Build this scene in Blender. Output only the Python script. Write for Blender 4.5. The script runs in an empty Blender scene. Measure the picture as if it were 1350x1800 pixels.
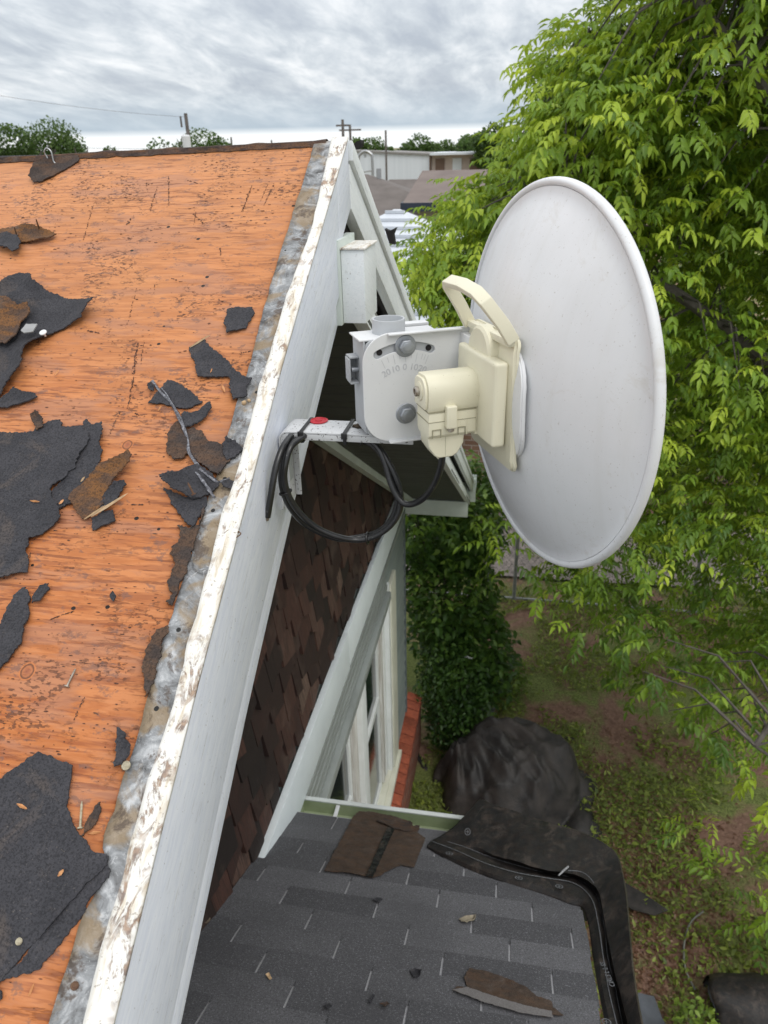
import bpy, bmesh, math, random
import numpy as np
from mathutils import Vector, Matrix, noise
from mathutils.geometry import delaunay_2d_cdt
R_ = math.radians
S = bpy.context.scene
COL = S.collection

# ------------------------------------------------------------------ camera
PITCH, ROLL, YAW, FPX = 26.3, 1.4, 10.7, 1300.0
def cam_axes():
    p, r, y = R_(PITCH), R_(ROLL), R_(YAW)
    f = Vector((-math.sin(y)*math.cos(p), math.cos(y)*math.cos(p), -math.sin(p)))
    rt = Vector((math.cos(y), math.sin(y), 0)); up = rt.cross(f)
    return rt*math.cos(r)-up*math.sin(r), up*math.cos(r)+rt*math.sin(r), f
CR, CU, CF = cam_axes()
cam = bpy.data.objects.new('camera', bpy.data.cameras.new('camera')); COL.objects.link(cam)
cam.matrix_world = Matrix(((CR.x, CU.x, -CF.x, 0), (CR.y, CU.y, -CF.y, 0), (CR.z, CU.z, -CF.z, 0), (0, 0, 0, 1)))
cam.data.sensor_fit = 'VERTICAL'; cam.data.sensor_height = 36; cam.data.lens = 36*FPX/1800
cam.data.clip_start = .02; cam.data.clip_end = 3000
cam.data.dof.use_dof = True; cam.data.dof.focus_distance = .92; cam.data.dof.aperture_fstop = 13
S.camera = cam

# ------------------------------------------------------------------ node helpers
class NT:
    def __init__(s, tree): s.t = tree; s.n = tree.nodes; s.l = tree.links
    def new(s, typ, ins=None, **kw):
        n = s.n.new(typ)
        for k, v in kw.items(): setattr(n, k, v)
        for k, v in (ins or {}).items():
            if isinstance(v, bpy.types.NodeSocket): s.l.new(v, n.inputs[k])
            else: n.inputs[k].default_value = v
        return n
    def math(s, op, a, b=0., clamp=False):
        return s.new('ShaderNodeMath', {0: a, 1: b}, operation=op, use_clamp=clamp).outputs[0]
    def mix(s, f, a, b, blend='MIX'):
        n = s.new('ShaderNodeMix', data_type='RGBA', blend_type=blend)
        for k, v in ((0, f), (6, a), (7, b)):
            if isinstance(v, bpy.types.NodeSocket): s.l.new(v, n.inputs[k])
            else: n.inputs[k].default_value = v if k == 0 else (*v, 1)[:4]
        return n.outputs[2]
    def ramp(s, f, stops, interp='LINEAR'):
        n = s.new('ShaderNodeValToRGB', {0: f}); r = n.color_ramp; r.interpolation = interp
        while len(r.elements) < len(stops): r.elements.new(.5)
        for e, (p, c) in zip(r.elements, stops):
            e.position = p; e.color = (c, c, c, 1) if isinstance(c, (int, float)) else (*c, 1)[:4]
        return n.outputs[0]
    def noise(s, vec, scale, detail=4, rough=.55, dist=0):
        return s.new('ShaderNodeTexNoise', {'Vector': vec, 'Scale': scale, 'Detail': detail, 'Roughness': rough, 'Distortion': dist}).outputs[0]
    def vor(s, vec, scale, feature='F1', rnd=1.):
        return s.new('ShaderNodeTexVoronoi', {'Vector': vec, 'Scale': scale, 'Randomness': rnd}, feature=feature)
    def mapv(s, vec, scale=(1, 1, 1), rot=(0, 0, 0), loc=(0, 0, 0)):
        return s.new('ShaderNodeMapping', {'Vector': vec, 'Scale': scale, 'Rotation': rot, 'Location': loc}).outputs[0]

# ------------------------------------------------------------------ world: overcast daylight
SUN_EL, SUN_AZ = 56, 138            # azimuth measured clockwise from +Y
w = bpy.data.worlds.new('World'); S.world = w; w.use_nodes = True
T = NT(w.node_tree); T.n.clear()
tc = T.new('ShaderNodeTexCoord').outputs['Generated']
sep = T.new('ShaderNodeSeparateXYZ', {0: tc}); dz = sep.outputs[2]
sky = T.new('ShaderNodeTexSky', sky_type='NISHITA', sun_disc=False, sun_elevation=R_(SUN_EL), sun_rotation=R_(SUN_AZ), dust_density=2.0).outputs[0]
den = T.math('ADD', T.math('MAXIMUM', dz, 0.), .17)
px_ = T.math('DIVIDE', sep.outputs[0], den); py_ = T.math('DIVIDE', sep.outputs[1], den)
pv = T.new('ShaderNodeCombineXYZ', {0: px_, 1: py_, 2: 0.}).outputs[0]
n1 = T.noise(T.mapv(pv, (3.4, 1.35, 1), loc=(3.1, 1.7, 0)), 1.0, 6, .6, .4)
n2 = T.noise(T.mapv(pv, (2.0, .9, 1), loc=(7, 2, 0)), 4.5, 5, .6, .3)
nn = T.math('ADD', T.math('MULTIPLY', n1, .75), T.math('MULTIPLY', n2, .25))
cl = T.ramp(nn, [(.36, (.48, .53, .60)), (.44, (.56, .61, .67)), (.50, (.65, .70, .75)), (.56, (.76, .80, .84)), (.64, (.92, .94, .96))])
low = T.ramp(dz, [(.016, 1.), (.023, 0.)], 'EASE')
cl = T.mix(T.ramp(dz, [(.02, .85), (.065, .0)]), cl, (.47, .57, .66))
cl = T.mix(low, cl, (1.0, 1.03, 1.04))
hi = T.ramp(dz, [(.12, 0.), (.6, 1.)])
cl = T.mix(hi, cl, (1.34, 1.36, 1.38))
cl = T.mix(T.ramp(dz, [(.49, 1.), (.5, 0.)]), cl, cl)
clx = T.new('ShaderNodeVectorMath', {0: cl, 'Scale': 11.}, operation='SCALE').outputs[0]
bgc = T.mix(.93, sky, clx)
bg = T.new('ShaderNodeBackground', {'Color': bgc, 'Strength': .1})
T.l.new(bg.outputs[0], T.new('ShaderNodeOutputWorld').inputs[0])
sun = bpy.data.objects.new('sun', bpy.data.lights.new('sun', 'SUN')); COL.objects.link(sun)
sun.data.energy = 1.0; sun.data.angle = R_(25); sun.data.color = (1, .96, .9)
a, e = R_(SUN_AZ), R_(SUN_EL)
sd = Vector((math.sin(a)*math.cos(e), math.cos(a)*math.cos(e), math.sin(e)))
sun.rotation_euler = sd.to_track_quat('Z', 'Y').to_euler()
S.view_settings.view_transform = 'Standard'; S.view_settings.look = 'None'
S.view_settings.exposure = 0.0; S.view_settings.gamma = 1
S.cycles.max_bounces = 6; S.cycles.transparent_max_bounces = 8

# ------------------------------------------------------------------ projection helpers (photo point -> point on a real plane)
def ray(px, py): return CR*((px-675)/FPX)+CU*((900-py)/FPX)+CF
def on_axis(px, py, ax, v): d = ray(px, py); return d*(v/d[ax])
def on_plane(px, py, n, c): d = ray(px, py); return d*(c/d.dot(Vector(n)))

# ------------------------------------------------------------------ object helpers
def tag(o, label=None, cat=None, group=None, kind=None):
    for k, v in (('label', label), ('category', cat), ('group', group), ('kind', kind)):
        if v: o[k] = v
    return o
def empty(name, loc=(0, 0, 0), rz=0, **kw):
    o = bpy.data.objects.new(name, None); COL.objects.link(o); o.location = loc; o.rotation_euler = (0, 0, rz)
    o.empty_display_size = .05
    return tag(o, **kw)
def link(name, me, mat, parent=None, smooth=False, **kw):
    o = bpy.data.objects.new(name, me); COL.objects.link(o)
    if mat and not me.materials: me.materials.append(mat)
    if parent: o.parent = parent
    if smooth: me.polygons.foreach_set('use_smooth', [True]*len(me.polygons))
    return tag(o, **kw)
def mesh(name, V, F, mat, parent=None, smooth=False, **kw):
    me = bpy.data.meshes.new(name); me.from_pydata([tuple(v) for v in V], [], F); me.update()
    return link(name, me, mat, parent, smooth, **kw)
class MB:
    def __init__(s): s.V = []; s.F = []
    def add(s, V, F): b = len(s.V); s.V += [tuple(v) for v in V]; s.F += [tuple(i+b for i in f) for f in F]; return s
    def box(s, x0, x1, y0, y1, z0, z1, shear=None):
        V = [(x, y, z) for x in (x0, x1) for y in (y0, y1) for z in (z0, z1)]
        if shear: V = [shear(Vector(v)) for v in V]
        return s.add(V, [(0, 1, 3, 2), (4, 6, 7, 5), (0, 4, 5, 1), (2, 3, 7, 6), (0, 2, 6, 4), (1, 5, 7, 3)])
    def tube(s, pts, r, seg=10, caps=True, twist=0):
        pts = [Vector(p) for p in pts]; n = len(pts)
        rs = r if isinstance(r, (list, tuple)) else [r]*n
        t0 = (pts[1]-pts[0]).normalized(); u = t0.orthogonal().normalized(); V = []; F = []
        for i, p in enumerate(pts):
            t = (pts[min(i+1, n-1)]-pts[max(i-1, 0)]).normalized()
            u = (u-t*u.dot(t)).normalized(); v = t.cross(u)
            for k in range(seg):
                a = 2*math.pi*k/seg+twist
                V.append(p+(u*math.cos(a)+v*math.sin(a))*rs[i])
        for i in range(n-1):
            for k in range(seg):
                F.append((i*seg+k, i*seg+(k+1) % seg, (i+1)*seg+(k+1) % seg, (i+1)*seg+k))
        if caps: F.append(tuple(range(seg))[::-1]); F.append(tuple((n-1)*seg+k for k in range(seg)))
        return s.add(V, F)
    def obj(s, name, mat, parent=None, smooth=False, bevel=0, seg=2, **kw):
        me = bpy.data.meshes.new(name); me.from_pydata(s.V, [], s.F)
        bm = bmesh.new(); bm.from_mesh(me)
        bmesh.ops.recalc_face_normals(bm, faces=bm.faces)
        if bevel:
            ed = [e_ for e_ in bm.edges if len(e_.link_faces) == 2 and e_.calc_face_angle(0) > .5]
            bmesh.ops.bevel(bm, geom=ed, offset=bevel, segments=seg, affect='EDGES', profile=.6)
        bm.to_mesh(me); bm.free()
        o = link(name, me, mat, parent, smooth or bool(bevel), **kw)
        if bevel or smooth: shade_auto(me)
        return o
def shade_auto(me, ang=.6):
    bm = bmesh.new(); bm.from_mesh(me)
    for e_ in bm.edges:
        e_.smooth = not (len(e_.link_faces) == 2 and e_.calc_face_angle(0) > ang)
    for f in bm.faces: f.smooth = True
    bm.to_mesh(me); bm.free()
def curve_mesh(name, splines, extrude, bevel=0, M=None):
    """filled flat outline (with holes) given thickness; returns mesh"""
    cu = bpy.data.curves.new(name, 'CURVE'); cu.dimensions = '2D'; cu.fill_mode = 'BOTH'
    cu.extrude = extrude; cu.bevel_depth = bevel; cu.bevel_resolution = 2
    for pts in splines:
        sp = cu.splines.new('POLY'); sp.points.add(len(pts)-1); sp.use_cyclic_u = True
        for p, q in zip(sp.points, pts): p.co = (q[0], q[1], 0, 1)
    o = bpy.data.objects.new(name, cu); COL.objects.link(o)
    dg = bpy.context.evaluated_depsgraph_get(); dg.update()
    me = bpy.data.meshes.new_from_object(o.evaluated_get(dg)); bpy.data.objects.remove(o)
    if M: me.transform(M)
    me.name = name; shade_auto(me)
    return me
def text_mesh(txt, size, extrude, M, name='lettering'):
    cu = bpy.data.curves.new(name, 'FONT'); cu.body = txt; cu.size = size; cu.extrude = extrude
    cu.align_x = 'CENTER'; cu.align_y = 'CENTER'
    o = bpy.data.objects.new(name, cu); COL.objects.link(o)
    dg = bpy.context.evaluated_depsgraph_get(); dg.update()
    me = bpy.data.meshes.new_from_object(o.evaluated_get(dg)); bpy.data.objects.remove(o)
    me.transform(M); return me
def join_me(name, mes):
    bm = bmesh.new()
    for m in mes: bm.from_mesh(m)
    me = bpy.data.meshes.new(name); bm.to_mesh(me); bm.free(); return me
def spline(pts, n=8):
    P = [Vector(p) for p in pts]; P = [P[0]*2-P[1]]+P+[P[-1]*2-P[-2]]; out = []
    for i in range(1, len(P)-2):
        for k in range(n):
            t = k/n; a, b, c, d = P[i-1:i+3]
            out.append(.5*((2*b)+(-a+c)*t+(2*a-5*b+4*c-d)*t*t+(-a+3*b-3*c+d)*t**3))
    out.append(P[-2]); return out
def rrect(x0, x1, y0, y1, r, n=6, corners=(1, 1, 1, 1)):
    out = []
    for k, (cx, cy, a0) in enumerate(((x1-r, y1-r, 0), (x0+r, y1-r, 90), (x0+r, y0+r, 180), (x1-r, y0+r, 270))):
        if corners[k]:
            for i in range(n+1):
                t = R_(a0+90*i/n); out.append((cx+r*math.cos(t), cy+r*math.sin(t)))
        else: out.append(((x1, y1), (x0, y1), (x0, y0), (x1, y0))[k])
    return out

# ------------------------------------------------------------------ materials
def new_mat(name):
    m = bpy.data.materials.new(name); m.use_nodes = True; t = NT(m.node_tree); t.n.clear()
    b = t.new('ShaderNodeBsdfPrincipled'); o = t.new('ShaderNodeOutputMaterial', {0: b.outputs[0]})
    return m, t, b, o
def P(t, which='Object'): return t.new('ShaderNodeTexCoord').outputs[which]
def bump(t, b, h, strength=.3, dist=.002):
    n = t.new('ShaderNodeBump', {'Height': h, 'Strength': strength, 'Distance': dist}); t.l.new(n.outputs[0], b.inputs['Normal'])
def setc(t, b, c, rough=.6):
    if isinstance(c, bpy.types.NodeSocket): t.l.new(c, b.inputs['Base Color'])
    else: b.inputs['Base Color'].default_value = (*c, 1)
    if isinstance(rough, bpy.types.NodeSocket): t.l.new(rough, b.inputs['Roughness'])
    else: b.inputs['Roughness'].default_value = rough
def simple(name, c1, c2=None, scale=8, rough=.6, bs=0, bscale=60, bd=.002, metallic=0, speck=0, speckc=(.1, .1, .1), speckscale=300, stretch=(1, 1, 1), spec=None, island=0, coat=0):
    m, t, b, o = new_mat(name); p = P(t)
    c2 = c2 or tuple(x*.8 for x in c1)
    n = t.ramp(t.noise(t.mapv(p, stretch), scale, 6, .6), [(.35, 0.), (.65, 1.)])
    c = t.mix(n, c1, c2)
    if island:
        ri = t.new('ShaderNodeNewGeometry').outputs['Random Per Island']
        hv = t.new('ShaderNodeHueSaturation', {'Color': c, 'Value': t.math('ADD', 1-island, t.math('MULTIPLY', ri, 2*island))}); c = hv.outputs[0]
    if speck:
        s1 = t.ramp(t.noise(p, speckscale, 2, .7), [(1-speck-.02, 0.), (1-speck+.02, 1.)])
        c = t.mix(s1, c, speckc)
    setc(t, b, c, rough); b.inputs['Metallic'].default_value = metallic
    if spec is not None: b.inputs['Specular IOR Level'].default_value = spec
    if coat: b.inputs['Coat Weight'].default_value = coat
    if bs: bump(t, b, t.noise(t.mapv(p, stretch), bscale, 5, .6), bs, bd)
    return m

def m_deck():
    m, t, b, o = new_mat('wet_plywood'); p = P(t)
    # grain runs along X
    g1 = t.noise(t.mapv(p, (3.2, 27, 27)), 3, 6, .66, .9)
    g2 = t.noise(t.mapv(p, (4, 42, 42)), 4, 3, .6, .5)
    pat = t.noise(p, 6, 5, .6, .6)
    base = t.mix(t.ramp(pat, [(.44, 0.), (.56, 1.)]), (.44, .145, .040), (.36, .105, .028))
    base = t.mix(t.ramp(g1, [(.43, 0.), (.60, .85)]), base, (.54, .205, .075))
    base = t.mix(t.ramp(g2, [(.40, .55), (.48, 0.)]), base, (.22, .052, .017))
    yy = t.new('ShaderNodeSeparateXYZ', {0: p}).outputs[1]
    dry = t.math('MULTIPLY', t.ramp(t.math('MULTIPLY', t.math('ADD', yy, t.math('MULTIPLY', t.math('SUBTRACT', pat, .5), 1.4)), .7), [(.30, 0.), (.9, 1.)]), .5)
    base = t.mix(dry, base, (.60, .29, .125))
    wash = t.noise(t.mapv(p, (4, 16, 16), loc=(2, 9, 0)), 1.6, 5, .6, .3)
    base = t.mix(t.ramp(wash, [(.53, 0.), (.60, .5)]), base, (.36, .175, .11))
    fine = t.noise(t.mapv(p, (6, 62, 62)), 3.6, 3, .6, .25)
    amt = t.ramp(t.noise(p, 7, 5, .65), [(.40, .15), (.58, 1.)])
    chk = t.math('MULTIPLY', t.ramp(fine, [(.56, 0.), (.60, 1.)]), amt)
    base = t.mix(t.math('MULTIPLY', chk, .6), base, (.14, .04, .02))
    pits = t.noise(t.mapv(p, (32, 62, 62)), 4.2, 2, .6)
    pm = t.math('MULTIPLY', t.ramp(pits, [(.55, 0.), (.58, 1.)]), t.ramp(t.noise(t.mapv(p, loc=(5, 0, 0)), 9, 5, .7), [(.53, 0.), (.60, 1.)]))
    base = t.mix(t.math('MULTIPLY', pm, .7), base, (.055, .022, .014))
    gs = t.math('MULTIPLY', t.ramp(t.noise(t.mapv(p, (26, 44, 44), loc=(9, 1, 1)), 1.6, 6, .75), [(.57, 0.), (.62, 1.)]), .6)
    base = t.mix(gs, base, (.15, .085, .07))
    v = t.vor(t.mapv(p, (1, 1.15, 1.15)), 30)
    sel = t.new('ShaderNodeSeparateColor', {0: v.outputs['Color']}).outputs[0]
    hole = t.math('MULTIPLY', t.math('LESS_THAN', v.outputs['Distance'], .085), t.math('GREATER_THAN', sel, .6))
    base = t.mix(hole, base, (.012, .008, .006))
    # two knots
    for kx, ky, kr in KNOTS:
        d = t.new('ShaderNodeVectorMath', {0: t.mapv(p, (1, 1, 0)), 1: (kx, ky, 0)}, operation='DISTANCE').outputs['Value']
        dn = t.math('ADD', t.math('DIVIDE', d, kr*2), t.math('MULTIPLY', t.noise(p, 120, 3), .15))
        ring = t.ramp(dn, [(.15, (.30, .10, .05)), (.38, (.42, .15, .06)), (.50, (.07, .03, .02)), (.58, (.55, .19, .06)), (.65, (.5, .16, .05))])
        base = t.mix(t.ramp(dn, [(.57, .9), (.68, 0.)]), base, ring)
    setc(t, b, base, t.ramp(pat, [(.3, .42), (.7, .65)])); b.inputs['Specular IOR Level'].default_value = .3
    h = t.math('ADD', t.math('MULTIPLY', g2, .6), t.math('MULTIPLY', chk, -.8))
    bump(t, b, t.math('SUBTRACT', h, t.math('MULTIPLY', t.math('ADD', pm, hole), 1.2)), .55, .0012)
    return m
def m_flashing():
    m, t, b, o = new_mat('galvanised_flashing'); p = P(t)
    n = t.noise(p, 34, 8, .68, 1.2); n2 = t.noise(t.mapv(p, loc=(3, 2, 1)), 16, 6, .6, .5); n3 = t.noise(p, 90, 6, .7, 2)
    c = t.ramp(n, [(.34, (.08, .08, .08)), (.45, (.19, .195, .20)), (.54, (.28, .29, .30)), (.66, (.50, .51, .52))])
    c = t.mix(t.ramp(n3, [(.58, 0.), (.66, .6)]), c, (.62, .63, .64))
    c = t.mix(t.ramp(n2, [(.49, 0.), (.57, .8)]), c, (.26, .185, .10))
    c = t.mix(t.ramp(t.noise(t.mapv(p, loc=(8, 8, 0)), 26, 6, .75, .6), [(.54, 0.), (.61, .85)]), c, (.085, .06, .045))
    v = t.vor(p, 48); s = t.new('ShaderNodeSeparateColor', {0: v.outputs['Color']}).outputs[0]
    c = t.mix(t.math('MULTIPLY', t.math('LESS_THAN', v.outputs['Distance'], .12), t.math('GREATER_THAN', s, .55)), c, (.01, .01, .01))
    setc(t, b, c, t.ramp(n, [(.3, .7), (.7, .38)])); b.inputs['Metallic'].default_value = .25
    bump(t, b, t.math('ADD', n, n3), .7, .0015); return m
def m_crust():
    m, t, b, o = new_mat('flaking_cream_paint'); p = P(t)
    st = t.mapv(p, (30, 7, 7))
    n = t.noise(st, 3, 7, .65, .6); n2 = t.noise(t.mapv(p, (34, 12, 12), loc=(2, 5, 1)), 2.6, 7, .72, 1.2)
    c = t.ramp(n, [(.36, (.80, .79, .76)), (.52, (.75, .73, .68)), (.60, (.64, .58, .48)), (.68, (.50, .42, .32))])
    rust = t.math('MULTIPLY', t.ramp(n2, [(.50, 0.), (.565, .85)]), t.ramp(t.noise(t.mapv(p, (5, 9, 9)), 2, 4, .6), [(.46, .0), (.55, 1.)]))
    c = t.mix(rust, c, t.mix(t.ramp(t.noise(p, 150, 3, .6), [(.4, 0.), (.6, 1.)]), (.13, .07, .045), (.33, .20, .12)))
    c = t.mix(t.ramp(t.noise(p, 200, 3, .7), [(.62, 0.), (.66, .6)]), c, (.20, .15, .11))
    v = t.vor(t.mapv(p, (1, .5, .5)), 30); s = t.new('ShaderNodeSeparateColor', {0: v.outputs['Color']}).outputs[1]
    c = t.mix(t.math('MULTIPLY', t.math('LESS_THAN', v.outputs['Distance'], .06), t.math('GREATER_THAN', s, .7)), c, (.02, .015, .01))
    setc(t, b, c, .7); bump(t, b, t.math('SUBTRACT', n, t.math('MULTIPLY', rust, 1.)), .5, .0012); return m
def m_fascia(name, c1, c2, along):
    m, t, b, o = new_mat(name); p = P(t)
    st = t.mapv(t.mapv(p, rot=along), (22, 3.2, 26))
    n = t.noise(st, 5, 7, .72, 1.2); n2 = t.noise(p, 3, 4, .6)
    c = t.mix(t.ramp(n, [(.40, 0.), (.60, 1.)]), c1, c2)
    c = t.mix(t.ramp(n2, [(.4, .0), (.6, .3)]), c, tuple(x*.86 for x in c1))
    c = t.mix(t.ramp(t.noise(t.mapv(st, loc=(3, 3, 3)), 9, 4, .7, .4), [(.60, 0.), (.64, .35)]), c, (.42, .42, .41))
    c = t.mix(t.ramp(t.noise(p, 240, 2, .6), [(.70, 0.), (.72, .6)]), c, (.25, .22, .2))
    setc(t, b, c, .45); bump(t, b, n, .25, .0006); return m
def m_felt(name, c1, c2, brown=0.0, rough=.85):
    m, t, b, o = new_mat(name); p = P(t, 'Object')
    n = t.noise(p, 30, 6, .65, .3); f = t.noise(p, 420, 3, .85)
    c = t.mix(t.ramp(n, [(.35, 0.), (.65, 1.)]), c1, c2)
    if brown: c = t.mix(t.math('MULTIPLY', t.ramp(t.noise(t.mapv(p, (12, 12, 60), loc=(4, 4, 4)), 2.2, 5, .6), [(.45, 0.), (.6, 1.)]), brown), c, (.19, .085, .028))
    c = t.mix(t.ramp(t.noise(t.mapv(p, loc=(7, 1, 1)), 14, 6, .7, .8), [(.52, 0.), (.64, .5)]), c, (.12, .095, .08))
    c = t.mix(t.ramp(f, [(.42, .65), (.52, 0.)]), c, tuple(x*.35 for x in c1))
    c = t.mix(t.ramp(t.noise(t.mapv(p, loc=(1, 7, 3)), 480, 2, .8), [(.66, 0.), (.70, .3)]), c, (.24, .21, .18))
    setc(t, b, c, rough); b.inputs['Specular IOR Level'].default_value = .25
    bump(t, b, t.math('ADD', t.math('MULTIPLY', n, 1.5), f), .5, .001); return m
def m_shingle():
    m, t, b, o = new_mat('granule_shingle'); p = P(t)
    ri = t.new('ShaderNodeNewGeometry').outputs['Random Per Island']
    c = t.ramp(ri, [(0., (.072, .072, .078)), (.3, (.092, .092, .099)), (.7, (.112, .112, .120)), (1., (.135, .135, .145))])
    g = t.noise(p, 260, 3, .9); g2 = t.noise(t.mapv(p, loc=(3, 3, 3)), 210, 3, .9)
    c = t.mix(t.ramp(g, [(.40, .75), (.5, 0.)]), c, (.035, .035, .04))
    c = t.mix(t.ramp(g2, [(.56, 0.), (.64, .6)]), c, (.32, .32, .35))
    big = t.noise(p, 3.5, 5, .6)
    c = t.mix(t.ramp(big, [(.45, 0.), (.7, .35)]), c, (.05, .05, .055))
    sp = t.ramp(t.noise(t.mapv(p, (9, 120, 40)), 2.0, 4, .6), [(.66, 0.), (.72, .35)])
    c = t.mix(sp, c, (.03, .03, .032))
    setc(t, b, c, .8); b.inputs['Specular IOR Level'].default_value = .35
    bump(t, b, g, .5, .0015); return m
def m_cedar():
    m, t, b, o = new_mat('dark_cedar_shakes'); p = P(t)
    ri = t.new('ShaderNodeNewGeometry').outputs['Random Per Island']
    c = t.ramp(ri, [(0., (.009, .005, .004)), (.45, (.034, .013, .009)), (.85, (.075, .030, .020)), (1., (.15, .095, .07))])
    g = t.noise(t.mapv(p, (1, 45, 3)), 4, 5, .7, .4)
    c = t.mix(t.ramp(g, [(.38, .75), (.58, 0.)]), c, (.016, .009, .007))
    c = t.mix(t.ramp(t.noise(p, 5, 4, .6), [(.55, 0.), (.75, .5)]), c, (.12, .08, .06))
    setc(t, b, c, .8); bump(t, b, g, .5, .004); return m
def m_brick(name='red_brick', c1=(.30, .075, .035), c2=(.20, .05, .028), mort=(.34, .29, .24), rot=(R_(90), 0, R_(90))):
    m, t, b, o = new_mat(name); p = P(t)
    mp = t.mapv(p, rot=rot)
    sp = t.new('ShaderNodeSeparateXYZ', {0: p})
    v = t.new('ShaderNodeCombineXYZ', {0: sp.outputs[1], 1: sp.outputs[2], 2: 0.}).outputs[0]
    br = t.new('ShaderNodeTexBrick', {'Vector': v, 'Color1': (*c1, 1), 'Color2': (*c2, 1), 'Mortar': (*mort, 1), 'Scale': 1., 'Mortar Size': .006, 'Brick Width': .21, 'Row Height': .075, 'Bias': 0.})
    c = t.mix(t.ramp(t.noise(p, 20, 5, .6), [(.3, 0.), (.8, .5)]), br.outputs[0], (.12, .05, .035))
    setc(t, b, c, .85); bump(t, b, br.outputs[1], -.6, .004); return m
def m_leaf(name, dark, mid, young):
    m, t, b, o = new_mat(name)
    at = t.new('ShaderNodeAttribute', attribute_name='tint').outputs['Fac']
    c = t.ramp(at, [(0., dark), (.5, mid), (1., young)])
    setc(t, b, c, .42); b.inputs['Specular IOR Level'].default_value = .35
    tr = t.new('ShaderNodeBsdfTranslucent', {'Color': t.mix(.5, c, young)})
    ms = t.new('ShaderNodeMixShader', {0: .33, 1: b.outputs[0], 2: tr.outputs[0]})
    t.l.new(ms.outputs[0], o.inputs[0]); return m
def m_ground():
    m, t, b, o = new_mat('yard_soil_and_weeds'); p = P(t)
    n = t.noise(p, 1.5, 8, .65, .5); f = t.noise(p, 22, 6, .75); f2 = t.noise(t.mapv(p, loc=(4, 4, 4)), 60, 4, .8)
    soil = t.mix(t.ramp(f, [(.35, 0.), (.65, 1.)]), (.16, .085, .06), (.30, .18, .13))
    soil = t.mix(t.ramp(f2, [(.60, 0.), (.70, .7)]), soil, (.42, .31, .22))
    gr = t.mix(t.ramp(f2, [(.4, 0.), (.6, 1.)]), (.08, .11, .025), (.24, .28, .08))
    c = t.mix(t.ramp(n, [(.44, 0.), (.56, 1.)]), soil, gr)
    setc(t, b, c, .95); bump(t, b, t.math('ADD', f, f2), .8, .02); return m
def m_metal_roof():
    m, t, b, o = new_mat('ribbed_metal_roof'); p = P(t)
    setc(t, b, t.mix(t.noise(p, 1.2, 5, .6), (.50, .54, .60), (.64, .67, .72)), .45); return m

# ------------------------------------------------------------------ main roof geometry
SL = .585; YR = 1.3; CS = 1/math.sqrt(1+SL*SL)
def sag(X, y):
    k = max(0., min(1., (y-.6)/.7)); return (.008+(X+.33)*.023)*k
def zroof(X, y): return SL*(y-YR)+sag(X, y)
NR = Vector((0, -SL*CS, CS)); DR = Vector((0, CS, SL*CS))     # roof normal, up-slope direction
def Xf(y): return float(np.interp(y, [-2.8, .288, .52, .875, 1.3], [-.20, -.272, -.2825, -.2905, -.290]))
def deck(px, py, h=0.0):
    """point of the deck plane under a photo point, lifted h along the normal"""
    d = ray(px, py); den_ = d.z-SL*d.y; base = (-SL*YR+h/CS)
    q = d*(base/den_)
    for _ in range(3):
        q = d*((base+sag(q.x, q.y))/den_)
    return q
KNOTS = []
for (kx, ky, kr) in ((48, 1180, .0075), (224, 782, .0065)):
    q = deck(kx, ky); KNOTS.append((q.x, q.y, kr))

WHITE = m_fascia('white_fascia_paint', (.68, .72, .81), (.79, .82, .88), (R_(-30.3), 0, 0))
WHITE2 = m_fascia('white_trim_paint', (.76, .80, .82), (.85, .88, .89), (R_(30.3), 0, 0))
TRIM = simple('greenish_white_trim', (.66, .72, .68), (.56, .62, .58), 6, .5)
FRIEZE = simple('pale_blue_frieze', (.78, .84, .86), (.70, .76, .78), 5, .5, .1)
SOFFIT = simple('grey_green_soffit', (.065, .07, .062), (.09, .095, .085), 5, .7)
SIDING = simple('grey_green_siding', (.20, .235, .23), (.27, .31, .30), 4, .6, stretch=(1, .6, 4))
CREAM = simple('cream_casing', (.70, .70, .60), (.60, .60, .50), 7, .55)
DIRTY = simple('mildewed_jamb', (.70, .70, .67), (.40, .37, .33), 9, .8, stretch=(6, 6, .35))
GLASS, t, b, o = new_mat('dark_window_glass'); setc(t, b, (.012, .02, .02), .08); b.inputs['Specular IOR Level'].default_value = .6
BLACK = simple('shadow_gap_felt', (.01, .01, .01), (.015, .012, .012), 20, .9)  # near-black: gap shade put into colour; felt flaps use it too
DECK = m_deck(); FLASH = m_flashing(); CRUST = m_crust(); SHING = m_shingle(); CEDAR = m_cedar(); BRICK = m_brick()
SLOTM = simple('pale_granules', (.46, .46, .48), (.28, .28, .30), 260, .9)

house = empty('house', (-3, 1.3, -5.1), label='house with stripped plywood roof, white rake boards and dark shake gable wall', cat='house')
HI = Matrix.Translation((3, -1.3, 5.1))
def part(o, parent=None):
    """parts are modelled in scene coordinates; keep them there under the house"""
    o.parent = parent or house
    if parent is None: o.matrix_parent_inverse = HI
    return o
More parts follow.
